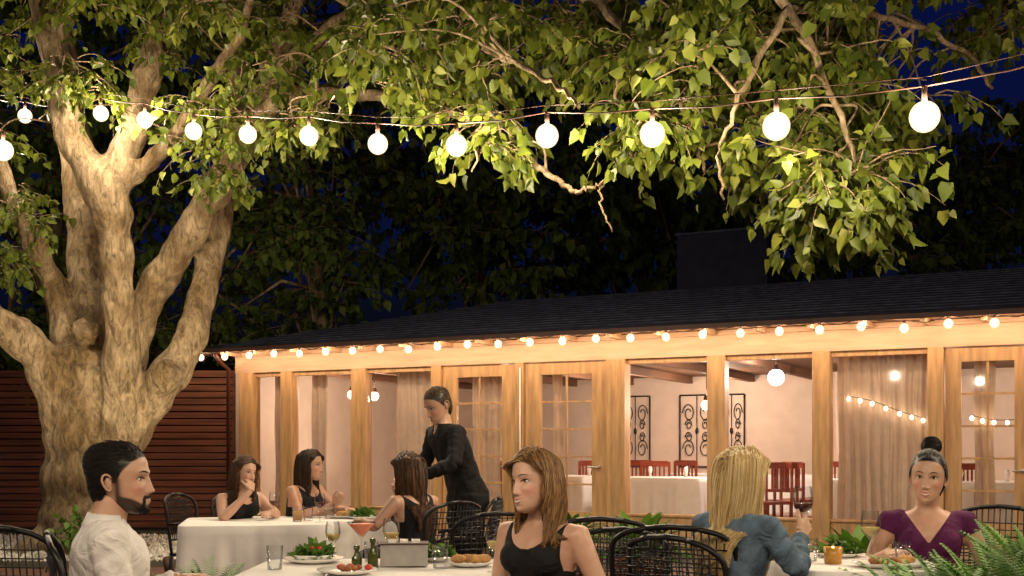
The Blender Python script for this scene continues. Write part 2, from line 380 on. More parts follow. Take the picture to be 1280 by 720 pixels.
def foliage(centers,ntw,nlf,tl,size,leafm,stemm,parent,lname,sname,droop=.7,prune=False):
    C=np.repeat(np.array(centers),ntw,axis=0); n=len(C)
    T=8; d=rng.normal(size=(n,3)); d[:,2]=np.abs(d[:,2])*.3; d/=np.linalg.norm(d,axis=1,keepdims=True)
    L=rng.uniform(.5,1.2,n)*tl; P=np.zeros((n,T,3)); P[:,0]=C+rng.normal(size=(n,3))*.06
    for t in range(1,T):
        d=d+np.array([0,0,-droop/ T*2.2])+rng.normal(size=(n,3))*.14; d/=np.linalg.norm(d,axis=1,keepdims=True)
        P[:,t]=P[:,t-1]+d*(L/T)[:,None]
    if prune:
        ok=pruned(P.reshape(-1,3)).reshape(n,T).all(1); P=P[ok]; n=len(P)
    strands_mesh(sname,P,np.linspace(.008,.0025,T),stemm,parent,sides=3)
    tt=rng.uniform(.15,1,(n,nlf)); tt[:,0]=1; ti=tt*(T-1); i0=np.clip(np.floor(ti).astype(int),0,T-2); fr=(ti-i0)[...,None]
    ar=np.arange(n)[:,None]; pos=P[ar,i0]*(1-fr)+P[ar,i0+1]*fr; tg=P[ar,i0+1]-P[ar,i0]; tg/=np.linalg.norm(tg,axis=2,keepdims=True)
    out=rng.normal(size=pos.shape); tip=tg*.5+out*.55+np.array([0,0,-.75]); tip/=np.linalg.norm(tip,axis=2,keepdims=True)
    pos=pos+tip*rng.uniform(.02,.06,pos.shape[:2])[...,None]
    nr=rng.normal(size=pos.shape)*.8+np.array([0,-.35,.6])
    k=n*nlf; sz=(rng.uniform(.45,1.1,k))*size; rn=np.clip(rng.normal(.5,.26,k),0,1)
    pos=pos.reshape(k,3); tip=tip.reshape(k,3); nr=nr.reshape(k,3)
    if prune: ok=pruned(pos+tip*.05); pos,tip,nr,sz,rn=pos[ok],tip[ok],nr[ok],sz[ok],rn[ok]
    leaf_mesh(lname,pos,tip,nr,sz,leafm,parent,rn)
# ------------------------------------------------------------------ mulberry tree
def barkmat():
    m=bpy.data.materials.new('mulberry_bark'); m.use_nodes=True; N=m.node_tree.nodes; L=m.node_tree.links; b=N['Principled BSDF']; b.inputs['Roughness'].default_value=.85; b.inputs['Specular IOR Level'].default_value=.2
    tc=N.new('ShaderNodeTexCoord'); mp=N.new('ShaderNodeMapping'); mp.inputs['Scale'].default_value=(5,5,1.8); L.new(tc.outputs['Object'],mp.inputs[0])
    n=N.new('ShaderNodeTexNoise'); n.inputs['Scale'].default_value=3.2; n.inputs['Detail'].default_value=10; n.inputs['Roughness'].default_value=.72; n.inputs['Distortion'].default_value=.8; L.new(mp.outputs[0],n.inputs['Vector'])
    n3=N.new('ShaderNodeTexNoise'); n3.inputs['Scale'].default_value=1.9; n3.inputs['Detail'].default_value=5; L.new(tc.outputs['Object'],n3.inputs['Vector'])
    r=N.new('ShaderNodeValToRGB'); r.color_ramp.elements[0].position=.36; r.color_ramp.elements[0].color=(.12,.082,.045,1); r.color_ramp.elements[1].position=.60; r.color_ramp.elements[1].color=(.42,.32,.20,1)
    L.new(n.outputs['Fac'],r.inputs[0])
    r2=N.new('ShaderNodeValToRGB'); r2.color_ramp.elements[0].position=.38; r2.color_ramp.elements[0].color=(.5,.44,.34,1); r2.color_ramp.elements[1].position=.62; r2.color_ramp.elements[1].color=(1,1,1,1); L.new(n3.outputs['Fac'],r2.inputs[0])
    mx=N.new('ShaderNodeMix'); mx.data_type='RGBA'; mx.blend_type='MULTIPLY'; mx.inputs[0].default_value=1; L.new(r.outputs[0],mx.inputs[6]); L.new(r2.outputs[0],mx.inputs[7]); L.new(mx.outputs[2],b.inputs['Base Color'])
    bp=N.new('ShaderNodeBump'); bp.inputs['Strength'].default_value=1; bp.inputs['Distance'].default_value=.04; L.new(n.outputs['Fac'],bp.inputs['Height']); L.new(bp.outputs[0],b.inputs['Normal'])
    return m
BARK=barkmat()
def tree():
    root=empty('mulberry_tree')
    mb=MB()
    limbs=[
     [(100,705,14,140),(100,680,14,112),(102,640,14,98),(106,580,14,96),(110,520,14,104),(116,470,14,100),(120,440,14,80)],
     [(112,500,14.1,70),(112,400,14.3,58),(110,320,14.5,50),(100,230,14.7,42),(85,120,14.9,36),(70,0,15,28),(60,-100,15.2,22)],
     [(145,560,13.8,46),(152,450,13.5,44),(148,360,13.4,40),(142,290,13.3,44),(132,240,13.2,54),(88,170,13.1,38),(72,90,13,36),(52,0,13,32),(30,-90,13,26)],
     [(142,290,13.3,42),(140,235,13.2,44),(165,165,13.2,36),(187,85,13.2,34),(203,0,13.3,28),(225,-90,13.4,22)],
     [(148,500,13.95,50),(180,385,13.9,42),(232,300,13.9,40),(275,230,13.8,38),(310,160,13.7,33),(340,90,13.5,30),(375,-10,13,26),(420,-90,12.5,20)],
     [(128,600,13.9,56),(170,520,13.75,56),(205,475,13.75,50),(238,425,13.8,40),(262,330,14.2,34),(278,250,14.4,32),(292,170,14.6,28),(300,60,14.8,20),(310,-60,15,14)],
     [(88,540,13.9,60),(62,465,13.7,56),(20,418,13.4,44),(-50,372,13.1,40),(-130,300,12.8,36),(-200,180,12.5,28)],
     [(92,470,14,50),(74,380,14.1,36),(48,315,14.2,30),(22,262,14.3,26),(-10,190,14.4,22),(-40,100,14.5,16)],
     [(185,495,13.7,38),(212,466,13.45,38),(218,456,13.4,34)],
     [(108,430,13.9,36),(107,405,13.70,32)],
     [(142,235,13.2,30),(200,190,13.0,20),(250,120,12.7,17),(300,40,12.3,14),(330,-60,12,12)],
    ]
    for l in limbs:
        P=np.array([[*sv(u,v,d),w/2*d/F] for u,v,d,w in l]); S=smooth_path(P,6)
        S[:,3]*=1+.07*np.sin(np.arange(len(S))*1.3+l[0][0])
        mb.tube([tuple(p[:3]) for p in S],list(S[:,3]),BARK,16)
    b=sv(100,700,14)
    for k in range(7):
        a=k*.9+.3; P=smooth_path([(b[0]+.25*math.cos(a),14+.25*math.sin(a),.5),(b[0]+.48*math.cos(a),14+.48*math.sin(a),.16),(b[0]+.9*math.cos(a),14+.9*math.sin(a),-.06)],4)
        mb.tube([tuple(p) for p in P],list(np.linspace(.2,.08,len(P))),BARK,10)
    t=mb.obj('trunk',root)
    r=t.modifiers.new('r','REMESH'); r.mode='VOXEL'; r.voxel_size=.032; s=t.modifiers.new('s','SMOOTH'); s.factor=.6; s.iterations=5
    evalmesh(t); t.data.polygons.foreach_set('use_smooth',[True]*len(t.data.polygons))
    n=len(t.data.vertices); co=np.zeros(n*3); t.data.vertices.foreach_get('co',co); co=co.reshape(-1,3); nr=np.zeros(n*3); t.data.vertices.foreach_get('normal',nr); nr=nr.reshape(-1,3)
    dsp=.010*np.sin(co[:,0]*31+2*np.sin(co[:,2]*2.3))*np.sin(co[:,1]*27+1.5*np.sin(co[:,2]*3.1))+.018*np.sin(co[:,2]*5+co[:,0]*6)*np.sin(co[:,0]*9+co[:,1]*7)+.008*np.sin(co[:,2]*17+5*co[:,0])*np.sin(co[:,0]*19+co[:,1]*23)
    t.data.vertices.foreach_set('co',(co+nr*dsp[:,None]).ravel()); t.data.update()
    if not t.data.materials: t.data.materials.append(BARK)
    br=[
     [(325,110,13.6,24),(430,22,12,15),(500,20,11,12),(565,40,10,10),(640,76,8.8,8),(695,106,8.2,6),(724,134,7.8,4)],
     [(300,165,13.7,28),(360,122,12.6,20),(450,118,11.6,15),(540,133,10.5,12),(620,165,9.6,10),(680,212,9,8),(715,238,8.6,6),(745,234,8.4,4),(770,210,8.3,2)],
     [(375,-10,13,26),(500,-90,11,26),(700,-150,9,24),(880,-100,8.4,20),(985,10,8,12),(1045,130,7.7,8),(1078,240,7.5,5),(1085,320,7.4,3)],
     [(500,-90,11,22),(660,-40,9.4,15),(790,40,8.6,11),(850,130,8.3,7),(880,215,8.1,4)],
     [(985,10,8,10),(930,110,7.8,7),(900,190,7.7,4),(905,250,7.6,3)],
     [(985,10,8,10),(1100,20,8.8,8),(1200,60,9.5,6),(1240,110,10,4)],
     [(880,-100,8.4,14),(1050,-100,9,12),(1200,-40,10.5,9),(1300,60,11.5,5)],
     [(225,-90,13.4,20),(350,-60,12,14),(460,30,11,10),(520,90,10.5,5)],
     [(620,165,9.6,6),(600,190,9.3,4),(590,215,9.2,2)],
     [(755,226,8.4,3),(752,255,8.3,2.5),(765,290,8.25,2)],
     [(790,40,8.6,8),(770,120,8.5,5),(790,200,8.4,3)],
     [(430,22,12,8),(400,80,11.5,6),(395,140,11.2,4)],
    ]
    bm=MB(); samples=[]
    for l in br:
        P=np.array([[*sv(u,v,d),w/2*d/F] for u,v,d,w in l]); S=smooth_path(P,8)
        S[1:-1,:3]+=rng.normal(size=(len(S)-2,3))*.010
        bm.tube([tuple(p[:3]) for p in S],list(np.maximum(S[:,3],.006)),BARK,8); samples.append(S[:,:3])
    for l in limbs[:8]+[limbs[10]]:
        P=np.array([[*sv(u,v,d),0] for u,v,d,w in l[-4:]]); samples.append(smooth_path(P,6)[:,:3])
    samples=np.vstack(samples)
    zones=[(0,430,-90,20,11.5,15,42),(190,430,10,150,11.6,14.0,20),(-20,60,40,280,12.8,15,9),(430,900,-110,50,7.9,11.5,44),(450,900,20,110,8.2,10,17),
           (850,1075,60,225,7.6,8.9,25),(880,1060,-60,110,7.8,9.5,20),(1050,1290,-90,50,9,13,17),(450,640,30,120,9,12,10),(1010,1100,200,290,7.2,7.9,11),(1060,1160,80,170,8,10,9),(-40,30,300,330,13,14,3),
           (580,640,150,185,8.6,9.2,3),(760,820,150,190,8,8.6,4),(200,330,130,220,12.2,13,5),(60,200,50,150,12.0,12.8,5),(340,420,130,170,11,12,4)]
    C=[]
    for u0,u1,v0,v1,d0,d1,n in zones:
        for _ in range(n): C.append(sv(rng.uniform(u0,u1),rng.uniform(v0,v1),rng.uniform(d0,d1)))
    C=np.array(C)
    for c in C:
        dd=np.linalg.norm(samples-c,axis=1); a=samples[np.argmin(dd)]
        if dd.min()<.1: continue
        mid=(a+c)/2+np.array([*rng.normal(size=2)*.12,.12*dd.min()+.05])
        S=smooth_path([a,mid,c],5); bm.tube([tuple(p) for p in S],list(np.linspace(.013,.006,len(S))),BARK,5)
    bm.obj('branches',root)
    LM=rampmat('mulberry_leaf','rnd',[(.028,.043,.006),(.088,.117,.012),(.18,.195,.028)],.5,.3,trans=.33)
    foliage(C,8,12,.62,.106,LM,BARK,root,'leaves','twigs',prune=True)
    foliage([sv(105,650,13.2),sv(95,665,13.0),sv(118,668,13.1)],9,10,.3,.09,GREEN,BARK,root,'basal_shoots','basal_stems',.2)
tree()
def bgtrees():
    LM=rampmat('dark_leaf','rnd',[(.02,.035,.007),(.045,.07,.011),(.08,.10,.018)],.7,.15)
    def cluster(name,zones,ntw,nlf,tl,size):
        root=empty(name); C=[]
        for u0,u1,v0,v1,d0,d1,n in zones:
            for _ in range(n): C.append(sv(rng.uniform(u0,u1),rng.uniform(v0,v1),rng.uniform(d0,d1)))
        bm=MB(); z=zones[0]; um=(z[0]+z[1])/2; dm=(z[4]+z[5])/2; x=(um-640)*dm/F
        top=max(c[2] for c in C); T=smooth_path([(x,dm,-.1),(x+.2,dm,top*.35),(x-.1,dm+.2,top*.8)],5); bm.tube([tuple(p) for p in T],list(np.linspace(.25,.06,len(T))),BARK,8)
        for c in C[::3]:
            a=T[min(len(T)-1,int(len(T)*rng.uniform(.3,1)))]; bm.tube([tuple(a),tuple((a+c)/2+np.array([0,0,.3])),tuple(c)],[.05,.03,.012],BARK,5)
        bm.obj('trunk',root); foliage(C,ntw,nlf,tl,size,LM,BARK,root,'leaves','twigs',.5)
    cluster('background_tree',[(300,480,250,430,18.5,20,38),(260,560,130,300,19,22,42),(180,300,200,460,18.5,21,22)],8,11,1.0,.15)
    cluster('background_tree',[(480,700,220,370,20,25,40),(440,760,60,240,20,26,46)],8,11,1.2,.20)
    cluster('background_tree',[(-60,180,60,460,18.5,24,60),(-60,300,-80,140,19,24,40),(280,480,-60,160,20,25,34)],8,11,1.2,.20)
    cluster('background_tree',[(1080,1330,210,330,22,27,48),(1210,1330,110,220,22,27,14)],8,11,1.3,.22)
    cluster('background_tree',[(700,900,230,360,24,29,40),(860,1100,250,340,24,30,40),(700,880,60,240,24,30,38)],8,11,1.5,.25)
bgtrees()
# ------------------------------------------------------------------ festoon lights over patio
GM=emis('globe_glow_shell',(1,.80,.46),.85); GI=emis('globe_inner_glow_shell',(1,.88,.62),3.0)  # weakly glowing shells, imitate the bloom around each bulb
def festoon(name,pts,e,drop=.17,r=.083):
    root=empty(name); P=[Vector(p) for p in pts]
    w=MB(); wire=[]
    for i in range(len(P)-1):
        a,b=P[i],P[i+1]
        for t in (0,.5): 
            q=a.lerp(b,t); wire.append((q.x,q.y,q.z+drop-(.02 if t else 0)))
    wire.append((P[-1].x,P[-1].y,P[-1].z+drop)); w.tube(wire,.006,DARK,5); w.tube([(x,y,z+.05) for (x,y,z) in wire[::2]],.0035,DARK,4)
    g=MB()
    for p in P:
        w.tube([(p.x,p.y,p.z+r*.98),(p.x,p.y,p.z+drop)],.016,DARK,8)
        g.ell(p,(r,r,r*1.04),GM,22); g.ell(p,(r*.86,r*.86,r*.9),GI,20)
    w.obj('cable_and_sockets',root); g.obj('bulbs',root)
    for i,p in enumerate(P): 
        plight('bulb_light_%d'%i,(p.x,p.y,p.z),e,r*.7,(1,.80,.55),root)
EB=80
festoon('festoon_fill_lights',pts,EB)
festoon('festoon_fill_lights',[tuple(sv(4,188,9.5)),(-5.2,8.6,3.9),(-6,7.6,3.8)],EB)
festoon('festoon_fill_lights',[(-3.4+.95*i,1.9-.12*i,2.6+.02*(i-3.5)**2) for i in range(8)],66,r=.06)  # unseen strand above the frame, added to light the diners' faces
def pole(x,y,h):
    m=MB(); m.tube([(x,y,0),(x,y,h)],.04,DARK,12); m.lathe((x,y,0),[(.12,0),(.12,.03),(.05,.05)],DARK,16); m.ell((x,y,h),(.05,.05,.05),DARK,10); m.obj('light_pole')
pole(pts[-1][0]+.1,pts[-1][1]-.1,3.5); pole(-6.1,7.5,4.2); pole(-3.6,1.9,3.3); pole(3.45,1.0,3.3)
def uplight(x,y,tx,ty,tz,e):
    root=empty('garden_uplight'); m=MB(); d=Vector((tx-x,ty-y,tz-.15)).normalized(); p=Vector((x,y,.18))
    m.tube([(x,y,0),(x,y,.14)],.012,DARK,8); m.tube([p-d*.08,p+d*.06],[.04,.05],DARK,14); m.obj('fixture',root)
    l=bpy.data.lights.new('spot','SPOT'); l.energy=e; l.spot_size=math.radians(80); l.spot_blend=.7; l.color=(1,.80,.50); l.shadow_soft_size=.04
    o=bpy.data.objects.new('spot',l); o.location=p+d*.075; o.rotation_euler=d.to_track_quat('-Z','Y').to_euler(); link(o,root)
uplight(-3.2,10.6,-4.7,14,4.4,640); uplight(-7.2,11.0,-5.3,14,4.2,200); uplight(-3.4,18.2,-3.0,20,4.0,420)  # last spot is unseen, added to brighten the background foliage
# ------------------------------------------------------------------ tables
def tablecloth(name,cx,cy,w,d,z,drop,rz=0,und=True):
    root=empty(name,(cx,cy,0),rz)
    n=160; per=[]
    for i in range(n):
        t=i/n*2*math.pi; c,s=math.cos(t),math.sin(t); k=14
        r=(abs(c)**k+abs(s)**k)**(-1/k); per.append((c*r*w/2,s*r*d/2,t))
    ph=rng.uniform(0,6)
    R=[]
    for sc in (.0001,.5,.9,.985): R.append([(x*sc,y*sc,z+.0015*math.sin(7*x+3*y)) for x,y,t in per])
    R.append([(x*1.0,y*1.0,z-.004) for x,y,t in per])
    K=10
    for j in range(1,K+1):
        f=j/K; row=[]
        for x,y,t in per:
            cor=abs(math.sin(2*t))**6
            o=1+.02*f/ w+ f*(.06*cor + .034*math.sin(t*18+ph+1.5*math.sin(t*3))+.016*math.sin(t*37))
            row.append((x*o,y*o,z-.012-drop*f-(.05*cor*f if drop>.3 else 0)))
        R.append(row)
    m=MB(); vs=[p for r in R for p in r]; fs_=[]
    for i in range(len(R)-1):
        for k in range(n):
            k2=(k+1)%n; fs_.append((i*n+k,i*n+k2,(i+1)*n+k2,(i+1)*n+k))
    m.add(vs,fs_,CLOTH,True); m.obj('tablecloth',root)
    l=MB(); l.box((0,0,z-.03),(w*.94,d*.94,.03),DARK); l.tube([(0,0,.03),(0,0,z-.045)],.035,IRON,10); l.box((0,0,.02),(.5,.06,.04),IRON); l.box((0,0,.025),(.06,.5,.03),IRON); l.obj('pedestal',root)
    return root
def plate(m,x,y,z,r=.13,mt=None): m.lathe((x,y,z),[(.0,.006),(r*.55,.006),(r*.62,.01),(r,.022),(r*1.0,.018),(r*.6,.0),(0,.0)],mt or PORC,28)
def wineglass(m,x,y,z,s=1,wine=None,tilt=None):
    m.lathe((x,y,z),[(r*s,h*s) for r,h in [(.034,.0),(.034,.003),(.006,.008),(.004,.02),(.004,.085),(.012,.095),(.034,.12),(.041,.15),(.038,.18),(.033,.205)]],WG,20)
    if wine: m.lathe((x,y,z),[(r*s,h*s) for r,h in [(0,.098),(.031,.122),(.038,.140),(0,.140)]],wine,18)
def tumbler(m,x,y,z,r=.035,h=.1,liq=None):
    m.lathe((x,y,z),[(0,.003),(r*.85,.003),(r,h)],WG,18)
    if liq: m.lathe((x,y,z),[(0,.01),(r*.78,.01),(r*.88,h*.7),(0,h*.7)],liq,16)
def salad(name,x,y,z,r,h,n,parent,m=None):
    a=rng.uniform(0,6.28,n); q=np.sqrt(rng.random(n))*r; pos=np.stack([x+q*np.cos(a),y+q*np.sin(a),z+h*(1-(q/r)**2)*rng.uniform(.3,1,n)],-1)
    tip=rng.normal(size=(n,3)); tip[:,2]=np.abs(tip[:,2])*.5; leaf_mesh(name,pos,tip,rng.normal(size=(n,3))+np.array([0,0,.8]),rng.uniform(.02,.045,n),m or GREEN,parent,rng.random(n))
ORANGE=mat('cocktail_orange',(.9,.25,.10),.3,noise=.1,nscale=10); RWINE=mat('red_wine',(.08,.004,.008),.15,noise=.05,nscale=3); WWINE=mat('white_wine',(.55,.42,.14),.15,noise=.05,nscale=3)
OIL=mat('olive_oil_bottle',(.05,.06,.01),.1,noise=.1,nscale=10); BREAD=mat('bread',(.5,.28,.1),.8,noise=.35,nscale=30,bump=.5,bscale=60); MEAT=mat('grilled_food',(.28,.1,.03),.6,noise=.5,nscale=30,bump=.5,bscale=50)
CANDLE=emis('candle_flame',(1,.55,.18),12); AMBER=mat('amber_glass',(.5,.25,.05),.2,noise=.1,nscale=8); TOM=mat('tomato',(.5,.04,.02),.3,noise=.1,nscale=20)
ZT=.77
T1=tablecloth('dining_table',-.55,4.68,1.10,.98,ZT,.42)
T2=tablecloth('dining_table',1.47,4.86,.62,.78,.79,.45)
T3=tablecloth('dining_table',-1.83,8.2,1.05,1.0,.745,.55,.2)
T4=tablecloth('dining_table',-1.05,8.55,.7,.8,.745,.5,.1)
def item(name,fn,parent=None):
    m=MB(); fn(m); return m.obj(name,parent)
def cocktail(m,x,y,z):
    m.lathe((x,y,z),[(.036,0),(.036,.003),(.004,.008),(.004,.10),(.066,.170)],WG,24); m.lathe((x,y,z),[(0,.104),(.058,.163),(0,.163)],ORANGE,24)
def t1():
    z=ZT
    r=empty('salad_plate'); x,y,_=sv(392,700,5.0)
    m=MB(); plate(m,x,y,z,.13); m.lathe((x,y,z+.008),[(0,.0),(.07,.0),(.105,.03),(.1,.03),(0,.01)],PORC,24)
    for k in range(5): m.ell((x+rng.normal()*.04,y-.03+rng.normal()*.02,z+.065),(.011,.011,.010),TOM,8)
    m.obj('plate',r); salad('greens',x,y,z+.03,.09,.05,260,r)
    def box(m):
        x,y,_=sv(505,700,4.85); m.box((x,y,z+.05),(.2,.12,.09),STEEL,.1); m.box((x,y,z+.098),(.21,.13,.006),DARK,.1)
        for k in(-.05,0,.05): m.box((x+k,y,z+.107),(.035,.09,.011),PORC,.1)
    item('metal_condiment_box',box)
    for u,h in ((446,.08),(466,.11)):
        def jar(m):
            x,y,_=sv(u,700,4.75); m.lathe((x,y,z),[(0,0),(.022,0),(.022,h*.55),(.010,h*.75),(.010,h),(.013,h),(.013,h+.015),(0,h+.015)],OIL,16)
        item('oil_bottle',jar)
    item('martini_cocktail',lambda m: cocktail(m,sv(452,0,5.05)[0],5.05,z+.004))
    item('wine_glass',lambda m: wineglass(m,sv(488,0,4.95)[0],4.98,z,.95,WWINE)); item('wine_glass',lambda m: wineglass(m,-.07,4.62,z,.9,WWINE))
    def bread(m):
        x,y,_=sv(588,0,4.85); plate(m,x,y,z,.11); 
        for k in range(4): m.ell((x-.05+.035*k,y+.02*(k%2),z+.03),(.035,.022,.02),BREAD,10)
    item('bread_plate',bread)
    r=empty('salad_plate'); x,y,_=sv(548,0,5.08); m=MB(); plate(m,x,y,z,.11); m.obj('plate',r); salad('greens',x,y,z+.02,.07,.05,160,r)
    item('water_glass',lambda m: tumbler(m,-.30,4.75,z)); item('water_glass',lambda m: tumbler(m,-.98,4.7,z)); item('fork',lambda m:m.tube([(-.72,4.5,z+.008),(-.72,4.34,z+.012)],.004,STEEL))
    item('candle_holder',lambda m:(m.lathe((-.42,5.0,z),[(0,0),(.03,0),(.034,.06),(.031,.06),(.027,.01),(0,.01)],AMBER,16),m.ell((-.42,5.0,z+.05),(.006,.006,.014),CANDLE,8)))
    def shared(m):
        x,y=-.66,4.55; plate(m,x,y,z,.12)
        for k in range(12): m.ell((x+rng.normal()*.035,y+rng.normal()*.03,z+.025),(.017,.014,.012),MEAT if k%4 else TOM,8)
    item('dinner_plate',shared)
    item('water_glass',lambda m: tumbler(m,-.62,5.02,z,.033,.09)); item('wine_glass',lambda m: wineglass(m,-.80,5.08,z,.85,WWINE))
t1()
def t2():
    z=.79
    item('wine_glass',lambda m: wineglass(m,sv(1088,0,4.85)[0],4.85,z,1.05,WWINE))
    def pl(m):
        x,y,_=sv(1085,0,4.8); plate(m,x,4.62,z,.12)
        for k in range(7): m.ell((x+rng.normal()*.03,4.62+rng.normal()*.03,z+.025),(.025,.02,.015),MEAT,8)
    item('dinner_plate',pl)
    item('candle_holder',lambda m:(m.lathe((1.34,4.75,z),[(0,0),(.035,0),(.04,.07),(.036,.07),(.032,.01),(0,.01)],AMBER,16),m.ell((1.34,4.75,z+.06),(.006,.006,.014),CANDLE,8)))
    item('water_glass',lambda m: tumbler(m,1.27,4.85,z,.033,.1)); item('water_glass',lambda m: tumbler(m,1.62,4.72,z,.033,.1))
    r=empty('salad_plate'); m=MB(); plate(m,1.45,5.05,z,.11); m.obj('plate',r); salad('greens',1.45,5.05,z+.02,.08,.05,120,r)
    item('bread_plate',lambda m:(plate(m,1.6,4.62,z,.09),m.ell((1.6,4.62,z+.03),(.04,.03,.02),BREAD,10)))
t2()
def t3():
    z=.745
    for u,d in ((343,8.3),(400,8.0)): item('wine_glass',lambda m: wineglass(m,sv(u,0,d)[0],d,z,1,RWINE))
    for u,d in ((372,8.1),(385,8.15),(412,8.4)): item('water_glass',lambda m: tumbler(m,sv(u,0,d)[0],d,z,.04,.11,AMBER if u==372 else None))
    r=empty('salad_plate'); x=sv(455,0,8.4)[0]; m=MB(); plate(m,x,8.4,z,.13); m.obj('plate',r); salad('greens',x,8.4,z+.02,.1,.06,120,r)
    item('dinner_plate',lambda m:(plate(m,sv(428,0,8.5)[0],8.5,z,.12),m.ell((sv(428,0,8.5)[0],8.5,z+.03),(.05,.04,.025),BREAD,10)))
t3()
# ------------------------------------------------------------------ iron chairs
def iron_chair(x,y,face,back=.93):
    rz=math.atan2(face[1],face[0])-math.pi/2
    m=MB(); w=.23
    m.box((0,0,.445),(.44,.43,.018),IRON)
    m.tube([(-w,.21,.45),(w,.21,.45),(w,-.21,.45),(-w,-.21,.45),(-w,.21,.45)],.011,IRON,6)
    for sx in(-1,1):
        m.tube([(sx*w,.2,.45),(sx*(w+.01),.23,.0)],.012,IRON,6); m.tube([(sx*w,-.2,.45),(sx*(w+.01),-.25,.0)],.012,IRON,6)
        P=smooth_path([(sx*w,-.2,.45),(sx*w,-.22,.62),(sx*.245,-.24,back-.10),(sx*.2,-.27,back-.03),(sx*.1,-.285,back)],4)
        m.tube([tuple(p) for p in P],.012,IRON,6)
        P=smooth_path([(sx*.235,-.23,.68),(sx*.27,-.05,.69),(sx*.275,.14,.66),(sx*.25,.2,.6),(sx*.235,.2,.45)],4); m.tube([tuple(p) for p in P],.011,IRON,6)
    m.tube([(-.1,-.285,back),(0,-.29,back+.008),(.1,-.285,back)],.012,IRON,6)
    m.tube([(-w,-.215,.56),(w,-.215,.56)],.008,IRON,6)
    for k in range(-7,8):
        xx=k*.029; zt=back-.004-(abs(xx)/.25)**3*.09
        m.tube([(xx,-.215,.56),(xx,-.25,.72),(xx,-.283,zt)],.0035,IRON,4)
    for k in range(9):
        z=.60+k*.035; ww=.225-(max(0,z-back+.12)/.12)**2*.06; m.tube([(-ww,-.222-(z-.56)*.2,z),(ww,-.222-(z-.56)*.2,z)],.003,IRON,4)
    m.obj('iron_patio_chair',None,(x,y,0),rz)
# ------------------------------------------------------------------ interior furniture
def inner_furniture():
    def hp(u,y):
        k=(u-640)/F; return (k*(AY+.891*y)-AX-.454*y)/(E[0]+.454*k)
    def wchair(u,y,rz):
        x,yy,_=hl(hp(u,y),y,0); m=MB(); f=.12
        m.box((0,0,f+.45),(.42,.42,.04),REDW)
        for sx in(-1,1):
            m.box((sx*.19,.19,f+.215),(.035,.035,.43),REDW); m.box((sx*.19,-.19,f+.215),(.035,.035,.43),REDW); m.box((sx*.19,-.2,f+.71),(.035,.03,.48),REDW)
        m.box((0,-.2,f+.92),(.345,.028,.08),REDW); m.box((0,-.2,f+.6),(.345,.026,.04),REDW)
        for k in(-2,-1,0,1,2): m.box((k*.06,-.2,f+.75),(.025,.015,.258),REDW)
        m.obj('wooden_dining_chair',None,(x,yy,0),rz,bevel=.004)
    def wt(u,y,w):
        x,yy,_=hl(hp(u,y),y,0); r=tablecloth('interior_dining_table',x,yy,w,.85,.87,.5,HRZ)
        for dx in(-.25,.25):
            mm=MB(); mm.lathe((dx,0,.87),[(0,0),(.03,0),(.01,.03),(.03,.09),(.02,.14),(0,.1)],CLOTH,10); mm.obj('napkin',r)
    for u,y,rz in [(820,1.9,.3),(846,2.4,2.8),(585,1.3,.5),(605,1.1,3.3),(795,2.5,3.2),(962,1.1,2.4),(978,1.4,.2),(1003,1.9,-.5),(1025,2.3,2.9),(1090,2.0,.4),(1125,2.2,-.6),(1040,1.2,1.6),(724,2.0,1.2),(1200,1.5,.8)]:
        wchair(u,y,rz+HRZ)
    wt(835,1.3,1.15); wt(1088,1.3,1.15); wt(716,1.4,.7); wt(880,3.4,1.0); wt(1000,3.2,.9); wt(1230,1.2,1.0)
inner_furniture()
# ------------------------------------------------------------------ plants
def rosette(name,x,y,n,L,h,mt=None,parent=None):
    V=[];Fq=[];R=[]
    for i in range(n):
        a=rng.uniform(0,6.28); el=rng.uniform(.25,1.25); l=L*rng.uniform(.7,1.1); T=6; wv=.035*L/.4
        d=np.array([math.cos(a),math.sin(a),0]); s=np.array([-math.sin(a),math.cos(a),0]); base=len(V)
        for t in range(T+1):
            f=t/T; p=np.array([x,y,h])+d*l*math.cos(el)*f+np.array([0,0,l*(math.sin(el)*f-.35*f*f)]); wd=wv*math.sin(math.pi*(.12+.86*f))
            for q in(-1,0,1): V.append(p+s*wd*q+np.array([0,0,.3*wd*abs(q)])); R.append(i/n)
        for t in range(T):
            for q in range(2): b=base+t*3+q; Fq.append((b,b+1,b+4,b+3))
    return npmesh(name,np.array(V),np.array(Fq),mt or GREEN,parent,{'rnd':np.array(R)})
FERNG=rampmat('fern_green','rnd',[(.05,.13,.012),(.10,.25,.025),(.18,.38,.05)],.5,trans=.25)
def fern(name,x,y,n,L,h,parent=None):
    V=[];R=[];Fq=[]
    for i in range(n):
        a=rng.uniform(0,6.28); el=rng.uniform(.8,1.5); l=L*rng.uniform(.6,1.1); d=np.array([math.cos(a),math.sin(a),0]); s=np.array([-math.sin(a),math.cos(a),0]); rv=rng.random()
        T=26
        for t in range(2,T):
            f=t/T; p=np.array([x,y,h])+d*l*math.cos(el)*f*(1+.6*f)+np.array([0,0,l*(math.sin(el)*f-.25*f*f)])
            pl=.085*L/.4*math.sin(math.pi*(.1+.88*f))
            for q in(-1,1):
                b=len(V); w=l/T*.46; dd=d*.35+s*q+np.array([0,0,.25])
                V+= [p-d*w,p+d*w,p+dd*pl+d*w*.3,p+dd*pl*.95-d*w*.3]; R+=[rv]*4; Fq.append((b,b+1,b+2,b+3))
    return npmesh(name,np.array(V),np.array(Fq),FERNG,parent,{'rnd':np.array(R)},False)
TC=mat('terracotta',(.3,.1,.05),.7,noise=.2,nscale=9)
